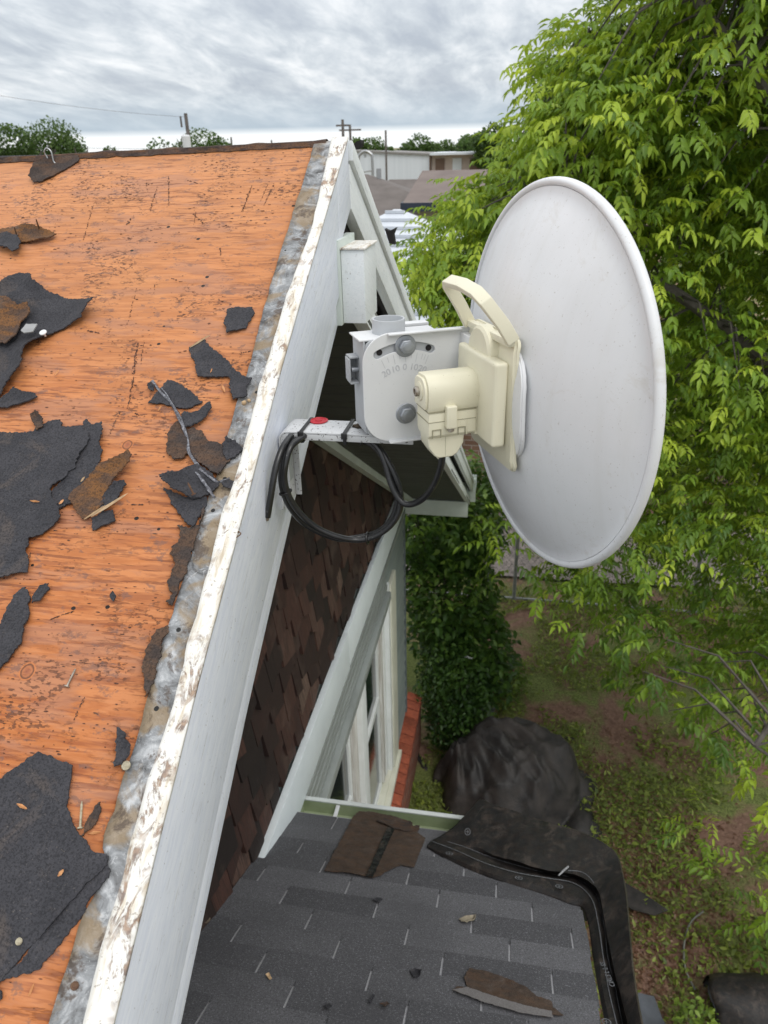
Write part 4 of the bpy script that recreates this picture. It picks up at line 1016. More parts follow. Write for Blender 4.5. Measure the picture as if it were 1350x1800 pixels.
# one continuous L profile: bend modelled as a rounded corner
V = []; F = []; path = [(-.118, -.3115)]+[(-.2745+0*i, -.3115) for i in range(1)]
cc = (-.2745, -.3235)
for i in range(9): a_ = R_(90+90*i/8); path.append((cc[0]+.012*math.cos(a_), cc[1]+.012*math.sin(a_)))
path.append((-.2865, -.415))
def lprofile(off):  # offset inward
    out = [(-.118, -.3115-off)]
    for i in range(9): a_ = R_(90+90*i/8); r = .012-off if off < .011 else .001; out.append((cc[0]+r*math.cos(a_), cc[1]+r*math.sin(a_)))
    out.append((-.2865+off, -.418)); return out
def slab(o0, o1, y0, y1, mb):
    A, B = lprofile(o0), lprofile(o1); n = len(A)
    V = [(x, y0, z) for x, z in A]+[(x, y0, z) for x, z in B]+[(x, y1, z) for x, z in A]+[(x, y1, z) for x, z in B]
    F = []
    for i in range(n-1):
        F += [(i, i+1, n+i+1, n+i), (2*n+i, 3*n+i, 3*n+i+1, 2*n+i+1), (i, 2*n+i, 2*n+i+1, i+1), (n+i, n+i+1, 3*n+i+1, 3*n+i)]
    F += [(0, n, 3*n, 2*n), (n-1, 3*n-1, 4*n-1, 2*n-1)] if False else [(0, n, 3*n, 2*n), (n-1, 2*n-1+0, 4*n-1, 3*n-1)]
    mb.add(V, F)
mb = MB(); slab(0, .0025, Y0, Y1, mb); slab(.0026, .0105, Y0+.0002, Y0+.0025, mb); slab(.0026, .0105, Y1-.0025, Y1-.0002, mb)
arm = mb.obj('wall_arm', ARMM, None, bevel=.0009); arm.data.transform(armroot); arm.parent = dish
mb = MB(); mb.box(-.2895, -.2868, Y0-.003, Y1+.003, -.418, -.405); arm2 = mb.obj('arm_foot', ARMM, None, bevel=.0008); arm2.data.transform(armroot); arm2.parent = dish
mb = MB(); mb.box(-.2895, -.280, Y0+.008, Y0+.030, -.385, -.35); a3 = mb.obj('arm_bolt_pad', PLATED, None, bevel=.0008); a3.data.transform(armroot); a3.parent = dish
# things on the arm
mb = MB(); q = on_axis(559, 742, 2, -.3112)
lathe(mb, Vector(), Vector((0, 0, 1)), [(.0001, .0), (.0115, .0), (.0120, .0012), (.0095, .0022), (.0085, .0010), (.0045, .0012), (.004, .0022), (.0001, .0026)], 28)
o = mb.obj('roofing_cap_nail', simple('red_plastic', (.50, .015, .03), (.40, .01, .02), 100, .5), smooth=True, label='red round plastic nail cap lying on the grey arm', cat='cap'); o.location = q+Vector((0, .004, 0))
mb = MB(); q = on_axis(634, 752, 2, -.311)
bm = bmesh.new(); bmesh.ops.create_icosphere(bm, subdivisions=3, radius=1)
for v in bm.verts:
    k = 1+.45*noise.noise(v.co*2.2); v.co = Vector((v.co.x*.0105*k, v.co.y*.005*k, max(0, v.co.z)*.004*k+.0003))
me = bpy.data.meshes.new('dirt_clump'); bm.to_mesh(me); bm.free()
o = link('dirt_clump', me, simple('dark_dirt', (.035, .025, .018), (.07, .05, .03), 300, .95, .6, 400, .002), None, False, label='dark crumbly clump on the grey arm beside the dish bracket', cat='dirt clump'); o.location = q+Vector((.0, .003, 0))

# cable
CAB = simple('black_cable_jacket', (.010, .010, .011), (.016, .016, .017), 80, .33, speck=.28, speckc=(.12, .12, .12), speckscale=260, coat=.2)
cable = empty('network_cable', (-.2, .83, -.36), label='black cable coiled under the grey arm up to the cream housing', cat='cable')
def cpt(l): return [on_axis(x, y, 1, d) for x, y, d in l]
def ctube(name, l, r=.0040):
    pts = spline(cpt(l), 8); mb = MB(); mb.tube([p_-cable.location for p_ in pts], r, 12); return mb.obj(name, CAB, cable, True)
ctube('cable_run', [(778, 793, .772), (776, 815, .776), (768, 842, .785), (752, 868, .795), (733, 883, .806), (713, 886, .812), (698, 872, .816), (686, 846, .82), (676, 812, .826), (664, 787, .832), (645, 771, .838), (618, 764, .842), (580, 763, .846)])
ctube('cable_coil', [(536, 765, .826), (512, 785, .798), (502, 815, .786), (500, 845, .784), (509, 875, .786), (528, 903, .792), (556, 927, .800), (592, 943, .808), (628, 949, .818), (660, 942, .82), (686, 924, .821), (702, 898, .822), (704, 868, .823), (695, 838, .824), (680, 808, .828), (664, 785, .834), (645, 773, .840), (600, 766, .846)])
ctube('cable_coil', [(532, 765, .840), (507, 784, .805), (497, 815, .788), (495, 850, .786), (505, 882, .790), (526, 912, .798), (556, 933, .806), (596, 947, .814), (634, 944, .828), (664, 935, .829), (686, 916, .831), (697, 890, .832), (698, 862, .833), (690, 835, .834), (675, 806, .838), (655, 783, .842), (630, 773, .846), (590, 768, .85)])
ctube('cable_end', [(512, 766, .820), (499, 783, .795), (488, 810, .778), (481, 840, .768), (476, 872, .762), (470, 909, .758)])
q = on_axis(469, 914, 1, .758); mb = MB(); mb.tube([q-cable.location+Vector((.0004, 0, .0035)), q-cable.location, q-cable.location-Vector((.0003, 0, .0015))], [.0030, .0026, .001], 8); mb.obj('bare_wires', NAIL, cable, True)
def tie_ring(x, y, d, dirv, r, name='tie_band'):
    c_ = on_axis(x, y, 1, d)-cable.location; t_ = Vector(dirv).normalized(); u = t_.orthogonal().normalized(); v = t_.cross(u)
    mb = MB(); mb.tube([c_+(u*math.cos(a_)+v*math.sin(a_))*r for a_ in [2*math.pi*i/16 for i in range(17)]], .0013, 6); mb.obj(name, TIEM, cable, True)
TIEM = simple('black_nylon', (.012, .012, .013), None, 80, .4)
tie_ring(502, 865, .788, (.3, 0, -1), .0075); tie_ring(646, 946, .822, (1, 0, .1), .0075); tie_ring(639, 773, .842, (1, 0, -.5), .0082)
def zip_tie(px, lab):
    x0 = on_axis(px, 745, 2, -.3112).x; t_ = empty('zip_tie', (x0, .847, -.311), label=lab, cat='cable tie', group='cable ties round the arm')
    mb = MB(); y0, y1 = Y0-.847-.0012, Y1-.847+.0012; w_ = .0022
    mb.box(-w_, w_, y0, y1, .0003, .0016); mb.box(-w_, w_, y0-.001, y0, -.013, .0016); mb.box(-w_, w_, y1, y1+.001, -.013, .0016); mb.box(-w_, w_, y0, y1, -.0142, -.0131)
    mb.obj('strap', TIEM, t_, bevel=.0003)
    mb = MB(); mb.box(-.0036, .0036, y0-.0045, y0-.0012, -.006, .0015); mb.obj('head', TIEM, t_, bevel=.0006)
zip_tie(541, 'black cable tie round the arm left of the red cap'); zip_tie(617, 'black cable tie round the arm right of the red cap')
#MARK3
# ------------------------------------------------------------------ black underlayment draped over the porch roof corner
SHEET = m_felt('black_underlayment', (.016, .016, .017), (.032, .030, .029), .05, .42)
def low3(x, y, h): return low(x, y, h)
rowsA = [
 [(752, 1492, .003), (790, 1514, .003), (850, 1539, .004), (905, 1557, .004), (960, 1574, .004), (1000, 1588, .006), (1024, 1597, .004), (1034, 1625, .002), (1042, 1680, -.004), (1052, 1740, -.01), (1064, 1800, -.02), (1080, 1880, -.03)],
 [(750, 1488, .012), (790, 1506, .014), (850, 1531, .016), (905, 1548, .016), (960, 1562, .016), (1006, 1576, .018), (1035, 1594, .018), (1046, 1628, .016), (1052, 1680, .01), (1060, 1740, .0), (1072, 1800, -.01), (1088, 1880, -.02)],
 [(757, 1478, .020), (800, 1494, .024), (850, 1516, .026), (905, 1533, .028), (960, 1543, .03), (1010, 1553, .03), (1040, 1580, .03), (1052, 1626, .024), (1060, 1680, .014), (1070, 1740, .004), (1084, 1800, -.006), (1100, 1880, -.02)],
 [(768, 1474, .024), (815, 1488, .026), (858, 1505, .016), (905, 1520, .01), (960, 1534, .01), (1010, 1544, .012), (1046, 1568, .012), (1062, 1626, .004), (1068, 1680, -.02), (1082, 1740, -.04), (1094, 1800, -.06), (1112, 1880, -.08)],
 [(800, 1452, .05), (826, 1478, .04), (862, 1502, .03), (905, 1514, .045), (960, 1528, .048), (1010, 1538, .048), (1048, 1560, .045), (1062, 1612, .035), (1072, 1668, .02), (1086, 1730, .004), (1104, 1800, -.01), (1122, 1880, -.02)],
 [(834, 1414, .09), (846, 1440, .085), (866, 1470, .080), (905, 1480, .085), (960, 1495, .09), (1012, 1508, .09), (1056, 1532, .085), (1076, 1592, .07), (1088, 1660, .05), (1100, 1730, .03), (1115, 1800, .01), (1134, 1880, .0)],
 [(843, 1405, .10), (868, 1414, .105), (900, 1424, .11), (940, 1436, .112), (990, 1453, .112), (1040, 1472, .108), (1082, 1500, .10), (1098, 1560, .085), (1106, 1640, .065), (1114, 1720, .04), (1128, 1800, .02), (1146, 1880, .01)],
]
rowsA.pop(5)
P3r = []
for r_ in rowsA:
    P3r.append(spline([low3(*q) for q in r_], 10))
last = P3r[-1]
P3r.append([q+Vector((.006, .010, -.012)) for q in last]); P3r.append([q+Vector((.012, .02, -.20)) for q in last]); P3r.append([q+Vector((.03, .03, -.55-.06*math.sin(i*.21))) for i, q in enumerate(last)])
cols = list(zip(*P3r)); V = []; F = []; 
cols = [[a_.lerp(b_, k/4) for a_, b_ in zip(c_[:-1], c_[1:]) for k in range(4)]+[c_[-1]] for c_ in cols]; nc = len(cols); nr = len(cols[0])
for i, c_ in enumerate(cols):
    for j, q in enumerate(c_):
        lift = (.010*(.25-abs(noise.noise((q.x*7, q.y*7, q.z*7)))) +.004*(.25-abs(noise.noise((q.x*24, q.y*24, q.z*20))))) if j > 9 else 0
        V.append(q+NL*lift)
for i in range(nc-1):
    for j in range(nr-1): F.append((i*nr+j, (i+1)*nr+j, (i+1)*nr+j+1, i*nr+j+1))
felt = mesh('underlayment_sheet', V, F, SHEET, smooth=True, label='black underlayment sheet folded over the right corner of the grey porch roof', cat='underlayment sheet')
shade_auto(felt.data, .55); md = felt.modifiers.new('thickness', 'SOLIDIFY'); md.thickness = .0015; md.offset = 0
INK = simple('grey_print', (.20, .21, .225), (.10, .105, .115), 120, .6)
# printed double line following the band
mb = MB()
for j, r in ((2, .0011), (3, .0009)):
    line = spline([low3(x, y, h+.003) for x, y, h in rowsA[j]], 10)
    line = line[4:] if j == 3 else line
    mb.tube(line, r if True else r, 5)
mb.obj('printed_line', INK, felt)
def surf_mark(name, x, y, h, r, mat=INK, parent=None, tiltv=None):
    c_ = low3(x, y, h); mb = MB(); n_ = (tiltv or NL).normalized(); u = Vector((1, 0, 0)); u = (u-n_*u.dot(n_)).normalized(); v = n_.cross(u)
    for k in range(20):
        a0, a1 = 2*math.pi*k/20, 2*math.pi*(k+1)/20
        mb.add([c_+(u*math.cos(a)+v*math.sin(a))*rr for a, rr in ((a0, r), (a1, r), (a1, r*.8), (a0, r*.8))], [(0, 1, 2, 3)])
    for a in (0, math.pi/2):
        d1, d2 = u*math.cos(a)+v*math.sin(a), u*-math.sin(a)+v*math.cos(a)
        mb.add([c_+d1*r*.6+d2*r*.1, c_-d1*r*.6+d2*r*.1, c_-d1*r*.6-d2*r*.1, c_+d1*r*.6-d2*r*.1], [(0, 1, 2, 3)])
    mb.obj(name, mat, parent or felt)
for (x, y, h) in ((790, 1500, .025), (912, 1543, .027), (983, 1558, .029)): surf_mark('printed_mark', x, y, h, .013)
for (x, y, h) in ((822, 1462, .075),): surf_mark('printed_mark', x, y, h, .012, tiltv=Vector((-.35, -.6, .8)))
surf_mark('printed_mark', 1066, 1796, .012, .012)
# printed row of figures down the side band
M = Matrix.Translation(low3(1067, 1715, .022)) @ Matrix.Rotation(R_(100), 4, 'Z') @ Matrix.Rotation(R_(0), 4, 'X')
lt = link('printed_lettering', text_mesh('CIRLS L L SS', .02, .0002, Matrix.Translation(low3(1068, 1712, .024)) @ Matrix.Rotation(R_(-26), 4, 'X') @ Matrix.Rotation(R_(98), 4, 'Z')), INK, felt)
# torn pale edge on the fold
scr = MB(); scr.tube([low3(x, y, h) for x, y, h in ((982, 1539, .055), (990, 1531, .062), (999, 1523, .068))], [.002, .004, .003], 6); scr.obj('torn_edge', simple('silver_scuff', (.40, .41, .42), (.15, .15, .15), 200, .5), felt)
mb = MB(); mb.tube(spline([low3(x, y, h) for x, y, h in ((999, 1530, .064), (1020, 1532, .066), (1034, 1540, .066), (1044, 1552, .064))], 5), .0012, 5); mb.obj('scuff_line', INK, felt)

# brown felt patch and debris on the porch shingles
def c8b(*p): return [(300+x*.5926, 1380+y*.5926) for x, y in p]
PATCH = m_felt('brown_felt_patch', (.060, .043, .034), (.095, .068, .052), .15)
def c9(*p): return [(560+x/3.97, 1380+y/3.97) for x, y in p]
pt = scrap('felt_patch', c9((40, 600), (150, 400), (240, 225), (280, 185), (400, 195), (520, 225), (600, 245), (650, 265), (660, 290), (705, 290), (700, 320), (690, 345), (745, 380), (700, 490), (668, 580), (575, 562), (500, 600), (440, 632), (380, 652), (310, 640), (180, 620)), PATCH, plane='low', h=.007, curl=.004, lump=.002, seed=51, jag=.0012, step=.006,
           label='brown felt patch with a black sealant stripe beside the green gutter', cat='felt patch')
sl_ = scrap('sealant_stripe', c9((330, 640), (380, 640), (530, 310), (480, 295)), m_felt('shiny_sealant', (.010, .010, .010), (.02, .02, .02), 0, .25), plane='low', h=.0125, curl=0, lump=.002, seed=52, jag=.001, step=.004, thick=.0012, parent=pt)
sl2 = scrap('overlap_flap', c9((400, 255), (480, 235), (560, 240), (640, 255), (655, 290), (705, 290), (700, 318), (620, 325), (540, 310), (470, 285)), FELTW, plane='low', h=.012, curl=.006, lump=.002, seed=53, jag=.0012, step=.005, parent=pt)
lz = scrap('shingle_piece', c8b((870, 575), (885, 545), (940, 555), (985, 575), (1050, 600), (1085, 630), (1130, 645), (1135, 665), (1165, 685), (1110, 690), (1030, 672), (930, 640), (835, 612), (850, 600), (880, 605)), PATCH, plane='low', h=.006, curl=.004, seed=54, jag=.001, step=.005, label='long broken piece of brown shingle lying low on the porch roof', cat='shingle piece')
lz2 = scrap('worn_edge', c8b((836, 608), (880, 601), (960, 628), (1050, 655), (1130, 672), (1135, 690), (1040, 676), (930, 645)), simple('grey_granules', (.20, .19, .185), (.13, .12, .12), 300, .85, .5, 400), plane='low', h=.011, curl=0, lump=.0005, seed=55, parent=lz, step=.005)
G2 = 'small debris on the porch roof'
def deb(px, mat, label, **kw):
    kw = {'h': .008, 'curl': .008, 'step': .003, 'jag': .0008, **kw}; return scrap('debris_flake', c8b(*px), mat, plane='low', label=label, cat='debris', group=G2, **kw)
deb(((855, 400), (870, 395), (905, 393), (902, 408), (880, 412), (862, 408)), simple('pale_chip', (.30, .26, .19), (.2, .17, .12), 80, .8), 'pale brown chip on the middle of the porch shingles', seed=60)
deb(((597, 343), (612, 335), (630, 340), (618, 350)), FELT, 'black flake just below the brown felt patch', seed=61)
deb(((708, 552), (725, 548), (745, 562), (740, 575), (720, 572)), FELT, 'black crumpled flake left of the broken shingle piece', seed=62, curl=.014)
deb(((620, 655), (640, 648), (650, 655), (635, 665)), FELTW, 'brownish flake near the bottom of the porch roof', seed=63)
deb(((452, 658), (470, 650), (480, 658), (466, 668)), FELT, 'small black flake low on the left of the porch roof', seed=64)
deb(((282, 567), (292, 563), (302, 575), (294, 578)), SPL2, 'single tan leaf flake at the left of the porch roof', seed=65)
deb(((585, 645), (600, 622), (606, 626), (594, 650)), FELT, 'thin black sliver low on the porch roof', seed=66, curl=.002)
deb(((98, 395), (112, 385), (118, 400), (108, 412), (92, 410)), simple('mastic_lump', (.22, .18, .13), (.14, .11, .08), 60, .9), 'lump of tan mastic where shakes meet the porch roof', seed=67, h=.012)
# torn felt sticking up beyond the far rake
mb = MB()
def flap(px, Y, label, seed):
    pts = [on_axis(x, y, 1, Y)-on_axis(*px[0], 1, Y) for x, y in px]; n = len(pts)
    V = [p_+Vector((0, .0, 0)) for p_ in pts]+[p_+Vector((.002, .015, 0)) for p_ in pts]
    mb = MB(); mb.add(V, [tuple(range(n)), tuple(range(n, 2*n))[::-1]]+[(i, (i+1) % n, (i+1) % n+n, i+n) for i in range(n)])
    o = mb.obj('felt_flap', BLACK, label=label, cat='felt flap', group='felt flaps beyond the far rake'); o.location = on_axis(*px[0], 1, Y)
flap([(621, 254), (627, 248), (634, 246), (635, 252), (633, 259), (625, 263)], 1.45, 'black felt flap sticking up right at the peak', 1)
flap([(676, 402), (684, 406), (696, 400), (691, 412), (694, 430), (684, 428), (680, 415)], 2.0, 'black felt flap sticking out halfway down the far rake', 2)

# ------------------------------------------------------------------ ground
GZ = -5.1
GRD = m_ground()
xs = list(np.linspace(-4, 5, 60)); ys_ = list(np.linspace(-2, 10, 70))
xs = [-1500, -400, -120, -40, -15]+xs+[12, 30, 90, 300, 1500]; ys_ = [-40, -10]+ys_+[14, 22, 40, 90, 250, 800, 2500]
V = [(x, y, GZ+.03*noise.noise((x*1.2, y*1.2, 0))+.012*noise.noise((x*6, y*6, 1))) for y in ys_ for x in xs]
n = len(xs); F = [(j*n+i, j*n+i+1, (j+1)*n+i+1, (j+1)*n+i) for j in range(len(ys_)-1) for i in range(n-1)]
mesh('ground', V, F, GRD, smooth=True, kind='structure')
def gz(x, y): return GZ+.03*noise.noise((x*1.2, y*1.2, 0))+.012*noise.noise((x*6, y*6, 1))
GRAV = simple('pinkish_gravel', (.36, .31, .28), (.22, .19, .18), 9, .95, .8, 60, .02, speck=.4, speckc=(.12, .10, .09), speckscale=26)
mesh('gravel_path', [(x, y, GZ+.045) for x, y in ((-6, 8.3), (5, 8.5), (6, 10.4), (-6, 10.1))], [(0, 1, 2, 3)], GRAV, kind='structure')

# ------------------------------------------------------------------ leaf machinery
def leaf_cloud(name, mat, org, dirs, ups, L, W, tint, parent=None, fold=.25, curl=.2, **kw):
    """many folded, curved leaf blades in one mesh. org,dirs,ups (n,3); L,W,tint (n,)"""
    org = np.asarray(org, float); d = np.asarray(dirs, float); d /= np.linalg.norm(d, axis=1)[:, None]
    u = np.asarray(ups, float); u = u-d*(u*d).sum(1)[:, None]; u /= np.linalg.norm(u, axis=1)[:, None]+1e-9
    s = np.cross(d, u); L = np.asarray(L)[:, None]; W = np.asarray(W)[:, None]
    def pt_(a, b, c): return org+d*L*a+s*W*b+u*L*c
    P_ = [pt_(0, 0, 0), pt_(.33, -.5, fold*.28-curl*.1), pt_(.33, .5, fold*.28-curl*.1), pt_(.38, 0, -curl*.1), pt_(.70, -.36, fold*.2-curl*.42), pt_(.70, .36, fold*.2-curl*.42), pt_(.72, 0, -curl*.42), pt_(1., 0, -curl*.85)]
    V = np.stack(P_, 1).reshape(-1, 3); n = len(org)
    f3 = np.array([(0, 1, 3), (0, 3, 2), (4, 7, 6), (6, 7, 5)]); f4 = np.array([(1, 4, 6, 3), (3, 6, 5, 2)])
    base = (np.arange(n)*8)[:, None, None]
    T3 = (base+f3).reshape(-1); T4 = (base+f4).reshape(-1)
    me = bpy.data.meshes.new(name); me.vertices.add(len(V)); me.vertices.foreach_set('co', V.ravel())
    loops = np.concatenate([T3, T4]); n3, n4 = n*4, n*2
    me.loops.add(len(loops)); me.loops.foreach_set('vertex_index', loops)
    me.polygons.add(n3+n4)
    me.polygons.foreach_set('loop_start', np.concatenate([np.arange(n3)*3, n3*3+np.arange(n4)*4]))
    me.polygons.foreach_set('loop_total', np.concatenate([np.full(n3, 3), np.full(n4, 4)]))
    at = me.attributes.new('tint', 'FLOAT', 'POINT'); at.data.foreach_set('value', np.repeat(np.asarray(tint, float), 8))
    me.update(calc_edges=True); me.validate()
    return link(name, me, mat, parent, True, **kw)
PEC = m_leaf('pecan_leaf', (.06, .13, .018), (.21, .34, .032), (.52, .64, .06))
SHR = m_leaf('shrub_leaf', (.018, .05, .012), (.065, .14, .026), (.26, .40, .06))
BARK = simple('grey_bark', (.13, .115, .10), (.07, .06, .052), 14, .9, .8, 40, .01)
nrg = np.random.default_rng(7)

# big pecan tree: trunk, limbs, twigs, compound leaves
tree = empty('pecan_tree', (3.4, 6.2, GZ), label='large pecan tree with bright yellow-green leaves filling the right side', cat='tree')
TL = Vector(tree.location)
limbs = []
def limb(pts, r0, r1):
    pp = spline(pts, 8); limbs.append([Vector(q) for q in pp]); n = len(pp)
    return pp, [r0+(r1-r0)*i/(n-1) for i in range(n)]
mb = MB()
for pts, r0, r1 in (([(3.4, 6.2, GZ), (3.35, 6.15, -3.6), (3.2, 6.1, -2.2), (3.1, 6.2, -.9), (3.0, 6.5, .8), (3.1, 6.6, 2.4)], .17, .05),
                    ([(3.3, 6.1, -3.2), (2.6, 5.8, -2.3), (1.8, 5.4, -1.5), (1.0, 5.1, -.9), (.2, 4.9, -.5)], .09, .02),
                    ([(3.2, 6.1, -2.4), (2.5, 5.4, -1.4), (1.8, 4.9, -.5), (1.2, 4.7, .2), (.7, 4.7, .7)], .08, .02),
                    ([(3.1, 6.2, -1.2), (2.2, 6.0, -.3), (1.2, 5.9, .3), (.4, 5.9, .5)], .07, .02),
                    ([(3.3, 6.1, -3.4), (2.7, 5.2, -2.9), (2.2, 4.4, -2.7), (1.8, 3.9, -2.9), (1.5, 3.6, -3.2)], .07, .015),
                    ([(3.1, 6.2, -.8), (2.6, 5.4, .3), (2.1, 4.8, 1.0), (1.8, 4.5, 1.7)], .06, .02),
                    ([(2.6, 5.8, -2.3), (1.9, 5.9, -2.3), (1.2, 6.2, -2.1), (.4, 6.6, -2.2)], .05, .012),
                    ([(3.2, 6.1, -2.6), (3.9, 5.2, -1.6), (4.6, 4.6, -.6), (5.0, 4.4, .6)], .08, .02)):
    pp, rs = limb(pts, r0, r1); mb.tube([q-TL for q in pp], rs, 8)
trunk_mb = mb
LP = np.array([q for l in limbs[1:] for q in l]+limbs[0][25:])
def in_poly(x, y, poly):
    c_ = False
    for i in range(len(poly)):
        (x1, y1), (x2, y2) = poly[i], poly[i-1]
        if (y1 > y) != (y2 > y) and x < (x2-x1)*(y-y1)/(y2-y1)+x1: c_ = not c_
    return c_
def bough_points(poly, n, d0, d1, seed, cond=None):
    """bough centres spread through the crown's volume where the crown stands"""
    rg = random.Random(seed); out = []; xs = [p_[0] for p_ in poly]; ys = [p_[1] for p_ in poly]
    while len(out) < n:
        x, y = rg.uniform(min(xs), max(xs)), rg.uniform(min(ys), max(ys))
        if not in_poly(x, y, poly): continue
        Y = rg.uniform(d0, d1); out.append(on_axis(x, y, 1, Y))
    return out
upper = [(1160, 0), (1085, 75), (1035, 115), (1010, 150), (990, 205), (995, 245), (960, 280), (930, 310), (920, 370), (920, 430), (920, 520), (900, 640), (1000, 900), (1150, 960), (1420, 960), (1700, 900), (1700, -500), (1150, -450)]
lobe = [(790, 375), (755, 425), (735, 465), (755, 520), (775, 560), (900, 600), (900, 350), (850, 330)]
leftm = [(930, 265), (890, 310), (870, 380), (910, 420), (980, 320), (980, 260)]
under = [(960, 880), (915, 930), (925, 980), (950, 1020), (990, 1075), (1100, 1110), (1350, 1150), (1500, 1130), (1500, 900), (1100, 900)]
hang = [(1020, 1100), (1080, 1180), (1110, 1240), (1180, 1300), (1350, 1330), (1500, 1200), (1500, 1100), (1100, 1080)]
lowr = [(1290, 1380), (1240, 1450), (1290, 1620), (1345, 1680), (1500, 1700), (1500, 1300), (1350, 1300)]
spr = [(1240, 1450), (1280, 1520), (1290, 1600), (1350, 1640), (1400, 1500), (1350, 1400)]
B_ = [(q, .33, 22, 0) for q in bough_points(upper, 720, 4.5, 7.6, 1)]
B_ += [(q, .24, 18, .06) for q in bough_points([(1140, 0), (1070, 55), (1015, 90), (990, 130), (965, 190), (960, 245), (1000, 300), (1080, 300), (1160, 100)], 70, 4.9, 6.4, 12)]
B_ += [(q, .17, 15, .13) for q in bough_points(lobe, 90, 4.9, 6.4, 2)]
B_ += [(q, .2, 9, .05) for q in bough_points(leftm, 44, 5.2, 6.6, 3)]
B_ += [(q, .26, 10, -.24) for q in bough_points(under, 100, 4.2, 6.6, 4)]  # lower boughs: shade under the crown put into a darker leaf tint
B_ += [(q, .24, 7, -.2) for q in bough_points(hang, 44, 3.8, 5.4, 5)]  # hanging sprays: crown shade put into the tint as well
B_ += [(q, .2, 8, -.02) for q in bough_points(lowr, 20, 3.4, 4.4, 6)]
B_ += [(on_axis(*q), .13, 4, -.25) for q in ((830, 905, 1, 4.6), (855, 935, 1, 4.8), (870, 960, 1, 4.6), (905, 985, 1, 4.4), (955, 1035, 1, 4.3), (1030, 1110, 1, 3.9), (1130, 1180, 1, 3.8), (1175, 1250, 1, 3.8), (1250, 1290, 1, 3.8), (1270, 1560, 1, 3.5), (1235, 1480, 1, 3.6))]  # lowest sprays, darker tint again standing for shade below the crown
B_ += [(q, .10, 4, .15) for q in [on_axis(x, y, 1, 5.6) for x, y in ((1005, 100), (975, 150), (955, 190), (940, 225), (900, 262), (1020, 55), (1085, 15))]]
org = []; dr = []; up_ = []; LL = []; WW = []; TT = []; tw = trunk_mb; rach = MB()
rg = random.Random(21)
for (c_, rad, nl, tb) in B_:
    c_ = Vector(c_)
    k = int(np.argmin(((LP-np.array(c_))**2).sum(1))); a_ = Vector(LP[k])
    if (a_-c_).length < (.75 if tb < .15 else 2.2):
        mid = a_.lerp(c_, .55)+Vector((0, 0, .10+.1*rg.random())); tw.tube([q-TL for q in (a_, mid, c_)], [.010, .007, .003], 5, caps=False)
    young = rg.random()
    for i in range(nl):
        az = rg.uniform(0, 2*math.pi); el = rg.uniform(-.5, .75)
        d0 = Vector((math.cos(az)*math.cos(el), math.sin(az)*math.cos(el), math.sin(el)))
        st_ = c_+d0*rad*rg.uniform(0, 1.0)+Vector((rg.gauss(0, .3), rg.gauss(0, .3), rg.gauss(0, .22)))*rad
        nlf = rg.choice((4, 4, 5, 5)); rl = rg.uniform(.13, .24); dd = d0.copy(); p_ = st_.copy()
        pts = [p_.copy()]
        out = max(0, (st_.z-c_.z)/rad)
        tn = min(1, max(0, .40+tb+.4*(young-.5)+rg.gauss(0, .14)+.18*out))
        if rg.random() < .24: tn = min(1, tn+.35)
        for j in range(nlf+1):
            dd = (dd+Vector((0, 0, -.15))).normalized(); p_ = p_+dd*rl/(nlf+1); pts.append(p_.copy())
            side = dd.cross(Vector((0, 0, 1))).normalized(); upv = side.cross(dd)
            Lf = rg.uniform(.038, .080)*(1 if j > 0 else .8)
            if j < nlf:
                for sg in (-1, 1):
                    v = (dd*.65+side*sg*.8+Vector((rg.gauss(0, .12), rg.gauss(0, .12), -.15-.5*rg.random()))).normalized()
                    org.append(p_); dr.append(v); up_.append(upv+Vector((rg.gauss(0, .3), rg.gauss(0, .3), 0))); LL.append(Lf); WW.append(Lf*rg.uniform(.32, .46)); TT.append(tn+rg.gauss(0, .05))
            else:
                org.append(p_); dr.append(dd); up_.append(upv); LL.append(Lf*1.1); WW.append(Lf*.32); TT.append(tn)
        if i % 3 == 0: rach.tube([q-TL for q in (pts[0], pts[len(pts)//2], pts[-1])], [.002, .0015, .0008], 4, caps=False)
org = np.array([tuple(q) for q in org])-np.array(TL)
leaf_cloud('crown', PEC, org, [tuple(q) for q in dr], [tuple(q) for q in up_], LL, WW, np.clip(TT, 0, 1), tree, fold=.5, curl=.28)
tw.obj('trunk', BARK, tree, True); rach.obj('leaf_stalks', simple('green_stalk', (.14, .17, .05), None, 5, .6), tree)

